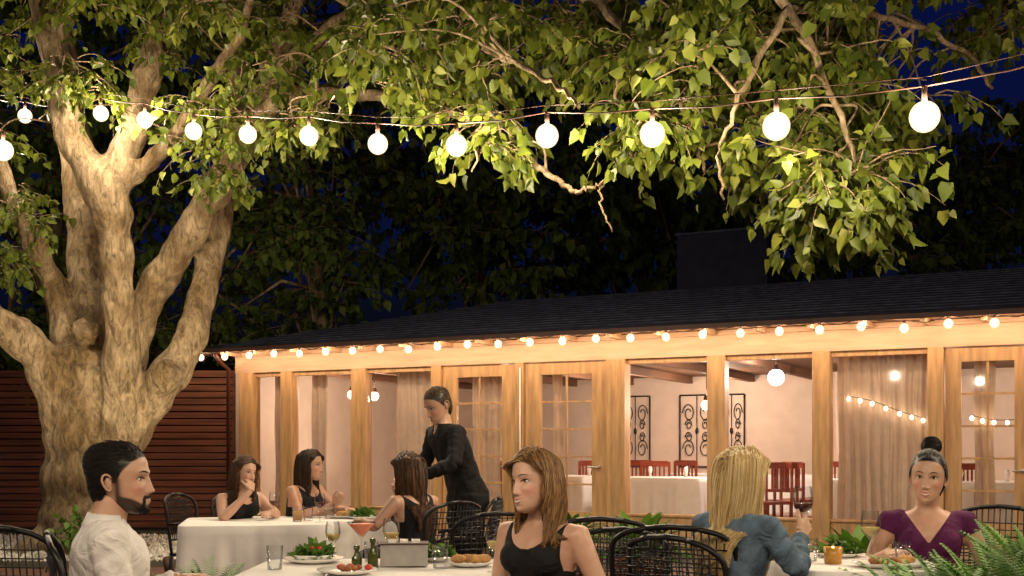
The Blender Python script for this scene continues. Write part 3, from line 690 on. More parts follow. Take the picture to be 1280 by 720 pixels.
def potplant(kind,x,y,h,r,n,L,name):
    root=empty(name); m=MB(); m.lathe((x,y,0),[(0,0),(r*.7,0),(r,h),(r*1.08,h),(r*1.08,h+.03),(r*.95,h+.03),(r*.9,h-.02),(0,h-.02)],TC,24); m.obj('terracotta_pot',root)
    (rosette if kind=='r' else fern)('leaves',x,y,n,L,h+.02,parent=root)
x,y,_=sv(800,0,8.3); potplant('r',x,y,.46,.22,90,.54,'potted_agave')
x,y,_=sv(1072,0,7.0); potplant('r',x,y,.46,.2,80,.50,'potted_agave')
x,y,_=sv(712,0,9.5); potplant('r',x,y,.46,.2,60,.46,'potted_agave')
x,y,_=sv(262,0,4.9); potplant('f',x,y,.48,.16,46,.40,'potted_fern')
for u,d,hh in ((1168,3.9,.50),(1205,4.3,.52),(1258,3.9,.56),(1292,4.3,.62)): x,y,_=sv(u,0,d); potplant('f',x,y,hh,.16,50,.48,'potted_fern')
x,y,_=sv(318,0,11.5); rosette('agave_plant',x,y,50,.4,.05)
# ------------------------------------------------------------------ people
ZS=np.array([-.120,-.113,-.097,-.075,-.045,-.01,.03,.06,.085,.102,.113,.12])
TW=np.array([.004,.024,.042,.054,.064,.070,.0745,.073,.062,.045,.027,.004])
TF=np.array([.052,.076,.087,.089,.088,.087,.091,.087,.074,.055,.033,-.008])
TB=np.array([.045,.012,-.018,-.048,-.080,-.098,-.105,-.103,-.09,-.068,-.045,-.012])
ZG=np.linspace(-.12,.12,241)
def sm(a,s=5):
    g=np.interp(ZG,ZS,a); k=np.exp(-.5*(np.arange(-12,13)/s)**2); k/=k.sum(); p=np.concatenate([2*g[0]-g[12:0:-1],g,2*g[-1]-g[-2:-14:-1]]); return np.convolve(p,k,'valid')
GW,GF,GB=sm(TW,4),sm(TF,4),sm(TB,4); GW=np.maximum(GW,.003)
def ga(x,c,s): return np.exp(-((x-c)/s)**2)
def disp(x,z,fem=1):
    nz=np.where(z>-.045,.004+(.012-z)/.057*(.016 if fem else .02),0)*(z<.02)
    nz=np.where(z>.0,nz*np.clip((.02-z)/.02,0,1),nz)
    nz=np.where(z<=-.045,(.020 if fem else .024)*np.clip(1-(-.045-z)/.011,0,1)**1.2,nz)
    wn=.0075+.004*np.clip((.01-z)/.055,0,1)
    d=nz*np.exp(-(x/wn)**2)
    ax=np.abs(x)
    d+=.006*ga(ax,.013,.006)*ga(z,-.047,.007)
    d+=-.0085*ga(ax,.031,.016)*ga(z,.0,.011)
    d+=(.003 if fem else .0055)*ga(z,.021,.009)*ga(ax,.025,.024)
    d+=.006*ga(ax,.040,.016)*ga(z,-.032,.015)
    d+=-.003*ga(ax,.046,.012)*ga(z,-.072,.016)
    d+=.0050*ga(ax,0,.022)*ga(z,-.075,.014)
    d+=-.004*ga(ax,0,.02)*ga(z,-.094,.006)
    d+=(.006 if fem else .009)*ga(ax,0,.02)*ga(z,-.108,.01)
    return d
def fy(x,z,fem=1):
    w=np.interp(z,ZG,GW); f=np.interp(z,ZG,GF); b=np.interp(z,ZG,GB); c=(f+b)/2
    return c+(f-c)*np.sqrt(np.clip(1-(x/w)**2,0,1))+disp(np.array(x),np.array(z),fem)
HL_T=np.radians([0,25,50,70,86,96,108,135,180]); HL_Z=np.array([.074,.072,.058,.03,-.012,.012,-.03,-.07,-.078])
def head_mesh(name,parent,M,skin,haircol,fem,beard=0,scalp=True):
    nr,ns=88,104; a=np.linspace(0,2*np.pi,ns,endpoint=False); t=a-.5*np.sin(a)
    z=np.linspace(-.12,.12,nr)
    Z,T=np.meshgrid(z,t,indexing='ij'); w=np.interp(Z,ZG,GW)*(1 if fem else 1.05); f=np.interp(Z,ZG,GF); b=np.interp(Z,ZG,GB); c=(f+b)/2
    if not fem: w=w*(1+.10*ga(Z,-.09,.03))
    X=w*np.sin(T); Y=c+(f-c)*np.cos(T); Y=Y+disp(X,Z,fem)*(np.cos(T)>0)*np.clip(np.cos(T)*3,0,1)
    V=np.stack([X,Y,Z],-1).reshape(-1,3)
    hl_=np.interp(np.abs((T+np.pi)%(2*np.pi)-np.pi),HL_T,HL_Z); hm=np.clip((Z-hl_)/.006+.5,0,1)
    col=np.ones((nr,ns,3))*np.array(skin)
    blush=(ga(np.abs(X),.042,.02)*ga(Z,-.035,.02)*(Y>0))[...,None]; col=col*(1-blush*np.array([0,.22,.20]))
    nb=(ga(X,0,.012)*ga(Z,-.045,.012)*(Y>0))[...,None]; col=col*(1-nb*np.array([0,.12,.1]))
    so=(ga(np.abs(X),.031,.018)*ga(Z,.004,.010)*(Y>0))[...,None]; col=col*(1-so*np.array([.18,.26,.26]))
    col=col*(1+.04*np.sin(X*310+np.sin(Z*190))*np.sin(Z*270+np.cos(X*160)))[...,None]
    if beard:
        aX=np.abs(X)
        jl=-.085+.035*np.clip((aX-.03)/.04,0,1)
        jaw=np.clip((jl-Z)/.006,0,1)*(Y>-.0)+ga(Y,.006,.012)*np.clip((.01-Z)/.01,0,1)*(Z>-.08)*(aX>.05)+ga(aX,.026,.005)*ga(Z,-.075,.016)*(Y>.03)+ga(Z,-.0605,.0045)*(aX<.027)*(Y>.03)
        bm=np.clip(jaw,0,1)[...,None]*beard; col=col*(1-bm)+np.array(haircol)*2*bm
    if scalp: col=col*(1-hm[...,None])+np.array(haircol)*.8*hm[...,None]
    idx=np.arange(nr*ns).reshape(nr,ns); nx=np.roll(idx,-1,1)
    Fq=np.stack([idx[:-1],nx[:-1],nx[1:],idx[1:]],-1).reshape(-1,4)[:,::-1]
    V=np.array([M@Vector(p) for p in V])
    m=bpy.data.materials.new('face_skin'); m.use_nodes=True; N=m.node_tree.nodes; b_=N['Principled BSDF']; at=N.new('ShaderNodeAttribute'); at.attribute_name='Col'; m.node_tree.links.new(at.outputs['Color'],b_.inputs['Base Color']); b_.inputs['Roughness'].default_value=.42; b_.inputs['Specular IOR Level'].default_value=.45
    b_.inputs['Subsurface Weight'].default_value=.12; b_.inputs['Subsurface Radius'].default_value=(.01,.004,.002); b_.inputs['Subsurface Scale'].default_value=1
    o=npmesh(name,V,Fq,m,parent); me=o.data
    ca=me.color_attributes.new('Col','FLOAT_COLOR','POINT'); ca.data.foreach_set('color',np.concatenate([col.reshape(-1,3),np.ones((nr*ns,1))],1).astype(np.float32).ravel())
    return o
EYEW=mat('eye_white',(.72,.69,.65),.2,noise=.02,nscale=5); IRIS=mat('iris_brown',(.05,.022,.01),.15,noise=.1,nscale=50); LASH=mat('lash_black',(.01,.008,.006),.6,noise=.1,nscale=9)
TEETH=mat('teeth',(.74,.71,.65),.25,noise=.02,nscale=5)
def face_parts(parent,M,skin,lip,brow,fem,smile,earring=False):
    m=MB(); R=M.to_3x3()
    LIP=mat('lips',lip,.35,noise=.05,nscale=30); BR=mat('brow_hair',brow,.7,noise=.2,nscale=80); SK=mat('ear_skin',tuple(c*.95 for c in skin),.5,noise=.05,nscale=20)
    def W(x,y,z): return tuple(M@Vector((x,y,z)))
    ex=.071 if fem else .0765
    for s in(-1,1):
        y=float(fy(.031,0,fem)); m.ell(W(s*.031,y-.004,0),(.0135,.0085,.0062),EYEW,14,R); m.ell(W(s*.0305,y+.0025,0),(.0056,.003,.0056),IRIS,12,R)
        up=[W(s*(.031-.015+.03*q),float(fy(.031-.015+.03*q,0,fem))+.0035*math.sin(math.pi*q)+.0018,-.0005+.0068*math.sin(math.pi*q)) for q in np.linspace(0,1,9)]
        m.tube(up,[.0006,.0012,.0017,.0020,.0022,.0022,.0022,.0019,.0012],LASH,5)
        lo=[W(s*(.031-.013+.026*q),float(fy(.031-.013+.026*q,0,fem))+.003*math.sin(math.pi*q)+.001,-.0052*math.sin(math.pi*q)) for q in np.linspace(0,1,7)]
        m.tube(lo,.0008,SK,5)
        br=[W(s*(.014+.034*q),float(fy(.014+.034*q,.02,fem))+.001,.018+.007*math.sin(math.pi*min(1,q*.85+.05))) for q in np.linspace(0,1,8)]
        k=1.0 if fem else 1.5; m.tube(br,[.0012*k,.0018*k,.0021*k,.0021*k,.0019*k,.0016*k,.0011*k,.0005],BR,5)
        pts_=[(0,0),(.004,.018),(-.006,.03),(-.018,.028),(-.022,.012),(-.016,-.008),(-.006,-.022),(.002,-.018),(0,0)]
        m.tube([W(s*(ex+.012*(-a/.022)+.002),-.014+a,b-.012) for a,b in smooth_path(np.array(pts_),3)],.0042,SK,6)
        m.ell(W(s*(ex+.003),-.020,-.010),(.004,.013,.02),SK,10,R)
        if earring: m.ell(W(s*.078,-.012,-.045),(.004,.004,.01),STEEL,8,R)
    hw=.0215 if smile<.5 else .0245
    sm_=.007*smile; q=np.linspace(-1,1,13); g=.0 if smile<.5 else .0036
    m.tube([W(hw*a,float(fy(hw*a,-.071,fem))-.0006,-.0700+g*.4*(1-a*a)+sm_*a*a-.0012*math.exp(-(a/.12)**2)) for a in q],[.0006+.0019*(1-a*a)**.6 for a in q],LIP,6)
    m.tube([W(hw*.97*a,float(fy(hw*a,-.08,fem))-.0010,-.0790-g*(1-a*a)+(sm_+.008)*a*a) for a in q],[.0006+.0025*(1-a*a)**.6 for a in q],LIP,6)
    if g: m.tube([W(hw*.80*a,float(fy(hw*.80*a,-.075,fem))-.0024,-.0742-.0012*(1-a*a)+(sm_+.003)*a*a*.7) for a in q],[.0008+.0032*(1-a*a)**.5 for a in q],TEETH,6)
    for s in(-1,1): m.ell(W(s*.0065,float(fy(.0065,-.050,fem))-.001,-.0535),(.0028,.003,.0015),LASH,8,R)
    m.obj('facial_features',parent)
def scalp_pts(n,margin=0.0):
    out=[];
    while len(out)<n:
        z=rng.uniform(-.08,.119); t=rng.uniform(-np.pi,np.pi); w=np.interp(z,ZG,GW)
        if rng.random()>w/.075+.15: continue
        if z>np.interp(abs(t),HL_T,HL_Z)+margin:
            f=np.interp(z,ZG,GF); b=np.interp(z,ZG,GB); c=(f+b)/2; out.append((w*math.sin(t),c+(f-c)*math.cos(t),z))
    return np.array(out)
HC=np.array([0,-.008,.0]); HR=np.array([.079,.100,.122])
def pushout(P,off):
    r=HR+off[:,None]; q=(P-HC)/r; l=np.linalg.norm(q,axis=1,keepdims=True); ins=l<1
    return np.where(ins,HC+q/np.maximum(l,1e-6)*r,P)
def hair(parent,M,cols,style,n=2600,length=.35,part=.02,wave=.008,rad=.0016,fwd=0.0,back=0.0,bulk=0.0):
    mt=rampmat('hair_strands','rnd',cols,.42,.35)
    P0=scalp_pts(n)
    if style=='short':
        T=7; ds=length/T; P=np.zeros((n,T,3)); off=rng.uniform(.003,.014,n)
        P[:,0]=P0; top=np.clip(P0[:,2]/.1,0,1)
        d=np.stack([P0[:,0]*3,-.5+0*P0[:,0],.1+.5*top],-1); d+=rng.normal(size=d.shape)*.15
        d[:,1]+=np.where(P0[:,1]>.04,.1,0)
        for t in range(1,T):
            dn=d/np.linalg.norm(d,axis=1,keepdims=True); q=P[:,t-1]+dn*ds*(.22+.78*top)[:,None]; q=pushout(q,off*t/T*(.2+top)); P[:,t]=q; d=dn+np.array([0,-.25,-.35])*(1-.3*top)[:,None]
    elif style=='bun':
        B=np.array([0,-.075,.098]); T=12; P=np.zeros((n,T,3)); off=rng.uniform(.001,.010,n)
        for t in range(T):
            f=t/(T-1); q=P0*(1-f)+B*f; q=HC+(q-HC)/np.linalg.norm((q-HC)/HR,axis=1,keepdims=True); P[:,t]=q+ (q-HC)*(.02+off[:,None]*5)*min(1,.2+2*f)
        P+=.0015*np.sin(np.arange(T)[None,:,None]*.9+rng.uniform(0,6,(n,1,1)))
        nb=800; Pb=np.zeros((nb,T,3)); a0=rng.uniform(0,6.28,nb); ax=rng.normal(size=(nb,3))*.4+np.array([.2,-.4,1]); ax/=np.linalg.norm(ax,axis=1,keepdims=True)
        u=np.cross(ax,np.array([1,0,0.])); u/=np.linalg.norm(u,axis=1,keepdims=True); v=np.cross(ax,u); R=rng.uniform(.030,.046,nb); h=rng.uniform(-.55,.55,nb)
        for t in range(T):
            an=a0+t*.3; Pb[:,t]=np.array([0,-.070,.142])+R[:,None]*(ax*h[:,None]+np.sqrt(1-h**2)[:,None]*(u*np.cos(an)[:,None]+v*np.sin(an)[:,None]))
        P=np.concatenate([P,Pb])
    else:
        T=26; ds=length/T; P=np.zeros((n,T,3)); P[:,0]=P0; sx=np.sign(P0[:,0]-part+1e-4)
        L=rng.uniform(.8,1.05,n)
        top=np.clip((P0[:,2]-.03)/.09,0,1)
        d=np.stack([sx*(.9*top+.3),-.45-.2*rng.random(n)+fwd,np.where(top>.5,.3,-.6)],-1)+rng.normal(size=(n,3))*.12
        off=rng.uniform(.002,.020,n)
        for t in range(1,T):
            dn=d/np.linalg.norm(d,axis=1,keepdims=True); q=P[:,t-1]+dn*(ds*L)[:,None]; q=pushout(q,off)
            face=(q[:,1]>.0)&(q[:,2]<.075)&(np.abs(q[:,0])<.080)
            q[:,0]=np.where(face,sx*(.070+off*.8),q[:,0]); lim=.03-back; q[:,1]=np.where((q[:,1]>lim)&(q[:,2]<.05),lim+(q[:,1]-lim)*.6,q[:,1])
            c=np.array([0,-.040-bulk*.6,-.30]); r=np.array([.155,.080+bulk,.115])+off[:,None]*.6; k=(q-c)/r; l=np.linalg.norm(k,axis=1,keepdims=True); q=np.where(l<1,c+k/np.maximum(l,1e-6)*r,q)
            # back plane of the torso below the shoulders
            lowb=(q[:,2]<-.22)&(q[:,1]<.0); yb=-.125-bulk-off*.8; q[:,1]=np.where(lowb&(q[:,1]>yb),q[:,1]*.35+yb*.65,q[:,1])
            nk=(q[:,2]<-.07)&(np.hypot(q[:,0],q[:,1]+.02)<.062); rr=np.hypot(q[:,0],q[:,1]+.02)+1e-6; q[:,0]=np.where(nk,q[:,0]/rr*.065,q[:,0]); q[:,1]=np.where(nk,(q[:,1]+.02)/rr*.065-.02,q[:,1])
            real=q-P[:,t-1]; rl=np.linalg.norm(real,axis=1,keepdims=True)+1e-6; P[:,t]=P[:,t-1]+real/rl*(ds*L)[:,None]
            inw=-P[:,t,0:1]*1.8*(P[:,t,2:3]<-.03)
            d=real/rl*.45+np.concatenate([inw,np.full((n,1),-.01-bulk*2),np.full((n,1),-1.0)],1)*.55
        G=max(20,n//45); gi=rng.integers(0,n,G); dist=((P[:,None,12]-P[None,gi,12])**2).sum(-1)+((P[:,None,0]-P[None,gi,0])**2).sum(-1); near=gi[np.argmin(dist,1)]
        f=np.linspace(0,1,T)[None,:,None]; P=P*(1-.5*f**1.3)+P[near]*.5*f**1.3
        ph=(near*1.7)[:,None]+np.linspace(0,1,T)[None]*(length*34 if style!='curly' else length*75)
        am=wave*np.clip(np.linspace(-.25,1,T),0,1)[None]
        P[:,:,0]+=am*np.sin(ph); P[:,:,1]+=am*np.cos(ph*1.0+.5)
        P[:,:,:]+=rng.normal(size=(n,1,3))*.003*np.linspace(0,1,T)[None,:,None]
    T=P.shape[1]; Nn=P.shape[0]; R3=np.array(M.to_3x3()); tr=np.array(M.translation); P=P@R3.T+tr
    strands_mesh('hair',P,np.linspace(1,.45,T)*rad,mt,parent,np.clip(rng.normal(.5,.27,Nn),0,1))
def beard_strands(parent,M,cols,n=800):
    mt=rampmat('beard_hair','rnd',cols,.5,.2); P=[]
    while len(P)<n:
        x=rng.uniform(-.066,.066); z=rng.uniform(-.116,-.05)
        w=np.interp(z,ZG,GW)*1.0
        if abs(x)>w: continue
        jaw=(z<-.094+.03*max(0,min(1,(abs(x)-.03)/.04))) or (z<-.062 and .022<abs(x)<.030) or (-.064<z<-.057 and abs(x)<.027)
        if not jaw: continue
        y=float(fy(x,z,0)); nrm=np.array([x*8,.6,-.2]); nrm/=np.linalg.norm(nrm); p=np.array([x*1.06,y-.001,z]); l=rng.uniform(.003,.007)
        P.append([p,p+nrm*l*.5+np.array([0,0,-.3*l]),p+nrm*l*.6+np.array([0,0,-l])])
    P=np.array(P); R3=np.array(M.to_3x3()); P=P@R3.T+np.array(M.translation); strands_mesh('beard',P,np.array([1,.8,.4])*.0009,mt,parent)
def hand(m,wr,f,n,right,curl,mt,s=1.0,spread=.08):
    f=Vector(f).normalized(); n=Vector(n); n=(n-f*n.dot(f)).normalized(); th=f.cross(n)*(1 if right else -1); wr=Vector(wr)
    for i,(o,ln,r) in enumerate([(.030,.070,.0085),(.010,.078,.009),(-.010,.072,.0085),(-.029,.056,.0075)]):
        k=wr+f*.088*s+th*o*s-f*abs(o)*.25*s
        m.tube([wr+th*o*.55*s,wr+f*.045*s+th*o*.85*s,k],[.014*s,.0135*s,.0115*s],mt,8)
        d=(f+th*(o*spread*10)).normalized(); p=k; pp=[k-f*.01]; a=0; cr=curl if not hasattr(curl,'__len__') else curl[i]
        for j,fr in enumerate((.45,.32,.23)):
            a+=cr*(.9 if j==0 else 1.05); dd=(d*math.cos(a)+n*math.sin(a)); p=p+dd*ln*fr*s; pp.append(p)
        m.tube(pp,[r*1.1*s,r*s,r*.92*s,r*.7*s],mt,8)
    m.ell(wr+f*.045*s,(.036*s,.036*s,.014*s),mt,12,Matrix((th,f,n)).transposed())
    b=wr+f*.022*s+th*.024*s; c_=curl if not hasattr(curl,'__len__') else curl[0]
    p1=b+(f*.6+th*.8+n*.25*c_).normalized()*.036*s; p2=p1+(f*.85+th*.3+n*.5*c_).normalized()*.032*s; p3=p2+(f*.9+n*.7*c_).normalized()*.025*s
    m.tube([b,p1,p2,p3],[.0145*s,.012*s,.010*s,.0075*s],mt,8)
def skincloth(name,skin,cloth,rough=.8,cloth2=None,denim=False):
    m=bpy.data.materials.new(name); m.use_nodes=True; N=m.node_tree.nodes; L=m.node_tree.links; b=N['Principled BSDF']
    b.inputs['Base Color'].default_value=(*skin,1); b.inputs['Roughness'].default_value=.42; b.inputs['Specular IOR Level'].default_value=.45
    c=N.new('ShaderNodeBsdfPrincipled'); c.inputs['Roughness'].default_value=rough; c.inputs['Specular IOR Level'].default_value=.25
    tc=N.new('ShaderNodeTexCoord'); n=N.new('ShaderNodeTexNoise'); n.inputs['Scale'].default_value=9 if not denim else 14; n.inputs['Detail'].default_value=5; L.new(tc.outputs['Object'],n.inputs['Vector'])
    ns=N.new('ShaderNodeTexNoise'); ns.inputs['Scale'].default_value=22; ns.inputs['Detail'].default_value=5; L.new(tc.outputs['Object'],ns.inputs['Vector'])
    rs=N.new('ShaderNodeValToRGB'); rs.color_ramp.elements[0].position=.3; rs.color_ramp.elements[1].position=.7; rs.color_ramp.elements[0].color=(skin[0]*.92,skin[1]*.84,skin[2]*.82,1); rs.color_ramp.elements[1].color=(skin[0]*1.05,skin[1]*1.06,skin[2]*1.06,1); L.new(ns.outputs[0],rs.inputs[0]); L.new(rs.outputs[0],b.inputs['Base Color'])
    r=N.new('ShaderNodeValToRGB'); k=.12 if not denim else .35; r.color_ramp.elements[0].position=.3; r.color_ramp.elements[1].position=.7; r.color_ramp.elements[0].color=(*[q*(1-k) for q in cloth],1); r.color_ramp.elements[1].color=(*[min(1,q*(1+k)) for q in cloth],1); L.new(n.outputs[0],r.inputs[0])
    a2=N.new('ShaderNodeAttribute'); a2.attribute_name='lower'; g2=N.new('ShaderNodeMath'); g2.operation='GREATER_THAN'; g2.inputs[1].default_value=0; L.new(a2.outputs['Fac'],g2.inputs[0])
    mc=N.new('ShaderNodeMix'); mc.data_type='RGBA'; L.new(g2.outputs[0],mc.inputs[0]); L.new(r.outputs[0],mc.inputs[6]); mc.inputs[7].default_value=(*(cloth2 or cloth),1); L.new(mc.outputs[2],c.inputs['Base Color'])
    bp=N.new('ShaderNodeBump'); bp.inputs['Strength'].default_value=.7; bp.inputs['Distance'].default_value=.025; n2=N.new('ShaderNodeTexNoise'); n2.inputs['Scale'].default_value=11; n2.inputs['Detail'].default_value=3; n2.inputs['Distortion'].default_value=1.4; L.new(tc.outputs['Object'],n2.inputs['Vector']); L.new(n2.outputs[0],bp.inputs['Height']); L.new(bp.outputs[0],c.inputs['Normal'])
    a=N.new('ShaderNodeAttribute'); a.attribute_name='cloth'; g=N.new('ShaderNodeMath'); g.operation='GREATER_THAN'; g.inputs[1].default_value=0; L.new(a.outputs['Fac'],g.inputs[0])
    s=N.new('ShaderNodeMixShader'); L.new(g.outputs[0],s.inputs[0]); L.new(b.outputs[0],s.inputs[1]); L.new(c.outputs[0],s.inputs[2]); L.new(s.outputs[0],N['Material Output'].inputs[0])
    return m
def person(name,head,body_dir,face_dir,fem=1,pitch=0,roll=0,lean=.05,style='tank',skin=(.56,.34,.235),cloth=(.01,.01,.012),cloth2=(.01,.01,.012),denim=False,
           hairstyle='long',hcols=None,hlen=.4,part=.02,wave=.008,nh=2600,armR=None,armL=None,smile=1,lip=(.42,.1,.09),zp=.56,standing=False,beard=0,earring=False,vox=.0085,hrad=.0016,fwd=0,sc=1.0,side=0.0,hback=0.0,bulk=0.0):
    root=empty(name)
    br=math.atan2(body_dir[1],body_dir[0])-math.pi/2; hr=math.atan2(face_dir[1],face_dir[0])-math.pi/2
    hz=head[2]; zn=hz-.155; RB=Matrix.Rotation(br,4,'Z')
    org=Vector((head[0],head[1],0))-RB@Vector((side,lean+.035,0))
    TB=Matrix.Translation(org)@RB; TBi=TB.inverted()
    def zm(zr): return zp+(zr-.56)/.5*(zn-zp)
    def yo(z):
        t=np.clip((z-zp)/(zn-zp),0,1.2); return lean*t**1.3
    def xo(z):
        t=np.clip((z-zp)/(zn-zp),0,1.2); return side*t
    S_=mat('tmp',skin)
    m=MB()
    if fem: tr=[(.47,.10,.09,0),(.50,.165,.125,-.02),(.60,.168,.125,-.02),(.68,.14,.10,-.008),(.74,.125,.088,0),(.82,.13,.092,0),(.89,.142,.102,.004),(.95,.148,.102,.006),(1.0,.155,.088,-.004),(1.03,.15,.07,-.012),(1.055,.10,.055,-.016),(1.075,.062,.048,-.014)]
    else: tr=[(.47,.11,.09,0),(.50,.17,.13,-.02),(.60,.165,.13,-.01),(.68,.155,.115,0),(.76,.155,.112,.004),(.85,.17,.118,.006),(.93,.185,.122,.004),(.99,.195,.108,-.004),(1.03,.185,.08,-.012),(1.055,.125,.062,-.016),(1.08,.07,.055,-.014)]
    rings=[]
    for zr,w,d,oy in tr:
        z=zm(zr); rings.append([(xo(z)+w*sc*math.copysign(abs(math.cos(q))**.85,math.cos(q)),oy+yo(z)+d*sc*math.sin(q),z) for q in np.linspace(0,2*np.pi,28,endpoint=False)])
    m.rings(rings,S_)
    hl_=TBi@Vector(head); HRm=Matrix.Rotation(hr-br,4,'Z')
    nt_=hl_+(HRm@Vector((0,-.022,-.055)))
    m.tube([(xo(zn),yo(zn)-.015,zn-.02),(xo(zn),yo(zn)-.008,zn+.03),tuple(nt_)],[.062 if fem else .072,.050 if fem else .062,.048 if fem else .06],S_,14)
    if fem:
        for s in(-1,1): z=zm(.915); m.ell((s*.067,.072+yo(z),z),(.062,.055,.062),S_,14)
    arms=[]
    for s,a in((1,armR),(-1,armL)):
        z=zm(1.025); sh=Vector((s*(.158 if fem else .185)*sc+xo(z),yo(z)-.012,z-.008))
        if a is None: a=((s*.215,yo(z)+.03,z-.27),(s*.15,yo(z)+.25,.80),(-s*.3,1,0),(0,0,-1),.35)
        el,wr=Vector(a[0]),Vector(a[1])
        ul=.285 if fem else .30
        el=sh+(el-sh).normalized()*min(ul,max((el-sh).length,.2)); 
        k=1 if fem else 1.18
        m.tube([sh+Vector((-s*.05,0,.0)),sh,sh.lerp(el,.35),sh.lerp(el,.7),el],[.045*k,.050*k,.043*k,.038*k,.034*k],S_,14)
        m.tube([el-(wr-el).normalized()*.005,el.lerp(wr,.25),el.lerp(wr,.6),wr],[.034*k,.037*k,.030*k,.0225*k],S_,14)
        arms.append((s,sh,el,wr,a))
    for s in(-1,1):
        if standing: pp=[(s*.085,0,zp+.0),(s*.095,.01,zp-.2),(s*.1,.015,.50),(s*.1,-.01,.3),(s*.1,-.02,.09)]; rr=[.105,.088,.06,.056,.042]
        else: pp=[(s*.085,0,zp-.02),(s*.10,.2,zp-.02),(s*.10,.42,zp-.03),(s*.10,.44,.30),(s*.10,.42,.09)]; rr=[.10,.085,.062,.055,.04]
        S2=smooth_path([(*p,r) for p,r in zip(pp,rr)],4); m.tube([tuple(q[:3]) for q in S2],list(S2[:,3]),S_,12)
        a=pp[-1]; m.tube([(a[0],a[1]-.04,.045),(a[0],a[1]+.05,.045),(a[0],a[1]+.14,.035),(a[0],a[1]+.19,.028)],[.035,.042,.04,.022],S_,10)
    o=m.obj('body',root); r=o.modifiers.new('r','REMESH'); r.mode='VOXEL'; r.voxel_size=vox; q=o.modifiers.new('s','SMOOTH'); q.factor=.6; q.iterations=int(7*.0085/vox+1)
    evalmesh(o); me=o.data; n=len(me.vertices); co=np.zeros(n*3); me.vertices.foreach_get('co',co); co=co.reshape(-1,3); nr=np.zeros(n*3); me.vertices.foreach_get('normal',nr); nr=nr.reshape(-1,3)
    z=co[:,2]; zr=.56+(z-zp)/(zn-zp)*.5; x=co[:,0]-xo(z); ax=np.abs(x); front=(co[:,1]-yo(z))>-.012
    at=np.full(n,-1.0); ad=np.full(n,9.0)
    for s,sh,el,wr,a in arms:
        for k,(p,q2) in enumerate(((sh,el),(el,wr))):
            p=np.array(p); q2=np.array(q2); dv=q2-p; t=np.clip(((co-p)@dv)/(dv@dv),0,1); dd=np.linalg.norm(co-(p+t[:,None]*dv),axis=1); up=dd<ad; ad=np.where(up,dd,ad); at=np.where(up,t+k,at)
    isarm=(ad<.062)&(at>.12)
    if style=='tank':
        hw=.098*np.sqrt(np.clip((zr-.955)/.07,0,2)); hwb=.095*np.sqrt(np.clip((zr-.985)/.06,0,2)); f=ax-np.where(front,hw,hwb); f=np.where(zr<.955,.05,f); f=np.where(zr>.86,np.minimum(f,.128-ax),f)
        f=np.where(isarm&(ax>.11)&(ad<.055),np.minimum(f,(.12-at)*.2),f); f=np.where(isarm&(at>.5)&(ad<.05),-.03,f)
    elif style=='vneck':
        f=ax-np.where(front,np.clip(zr-.905,0,1)*.62,.07*np.sqrt(np.clip((zr-1.0)/.05,0,2))); f=np.where(zr<.905,.05,f); f=np.where(isarm,np.minimum(f,(.24-at)*.28),f); f=np.where(zr>1.075,-.02,f)
    else:
        f=np.minimum(.05,1.082-zr); f=np.where(front&(zr>.98),np.minimum(f,ax-.32*np.clip(zr-.98,0,1)),f); f=np.where(isarm&(at>1),np.minimum(f,(1.93-at)*.2),f)
    f=np.where((z<zp+.02)&(at<.5),.05,f)
    f=np.where((z<.10),.05,f)
    thick={'tank':.003,'vneck':.005}.get(style,.009); cl=np.clip(f/.008,0,1)
    wr_=0
    if thick>.006:
        wr_=.0045*np.sin(z*48+9*np.sin(co[:,0]*14)+6*co[:,1])*np.sin(co[:,0]*37+co[:,1]*31)+.0016*np.sin(at*26+co[:,1]*40)*(isarm)
    elif style=='vneck': wr_=.002*np.sin(x*70+z*25)
    co2=co+nr*(cl*(thick+wr_))[:,None]
    co2=np.array([TB@Vector(p) for p in co2]); me.vertices.foreach_set('co',co2.ravel())
    for nm,arr in(('cloth',f),('lower',zp+.07-z)):
        a_=me.attributes.new(nm,'FLOAT','POINT'); a_.data.foreach_set('value',arr.astype(np.float32))
    me.materials.clear(); me.materials.append(skincloth('skin_and_clothes',skin,cloth,.8,cloth2,denim)); me.polygons.foreach_set('use_smooth',[True]*len(me.polygons)); me.polygons.foreach_set('material_index',[0]*len(me.polygons)); me.update()
    HM=mat('hand_skin',skin,.5,spec=.35,noise=.06,nscale=30); h=MB()
    for s,sh,el,wr,a in arms:
        hand(h,TB@wr,TB.to_3x3()@Vector(a[2]),TB.to_3x3()@Vector(a[3]),s>0,a[4],HM,.92 if fem else 1.03)
    ho=h.obj('hands',root); r=ho.modifiers.new('r','REMESH'); r.mode='VOXEL'; r.voxel_size=.0035 if vox<.009 else .005; q=ho.modifiers.new('s','SMOOTH'); q.factor=.5; q.iterations=3
    evalmesh(ho); ho.data.polygons.foreach_set('use_smooth',[True]*len(ho.data.polygons))
    if not ho.data.materials: ho.data.materials.append(HM)
    if style in('shirt','jacket'):
        cm=MB(); CM=mat('collar',cloth,.8,noise=.1,nscale=12); pc=[];z0=zn+.012
        R=.072 if fem else .078
        for q2 in np.linspace(math.radians(-220),math.radians(40),22): pc.append((xo(zn)+R*math.cos(q2),yo(zn)-.012+R*.85*math.sin(q2)))
        vs=[];fs_=[]
        for i,(px,py) in enumerate(pc):
            fr=abs(i/(len(pc)-1)-.5)*2
            ox=(px-xo(zn)); oy=(py-yo(zn)+.012)
            for kk,zz in((1.05,z0-.012-.012*fr),(.93,z0+.03-.01*fr),(.96,z0+.034-.012*fr),(1.22,z0-.004-.035*fr)): vs.append(TB@Vector((xo(zn)+ox*kk,yo(zn)-.012+oy*kk,zz)))
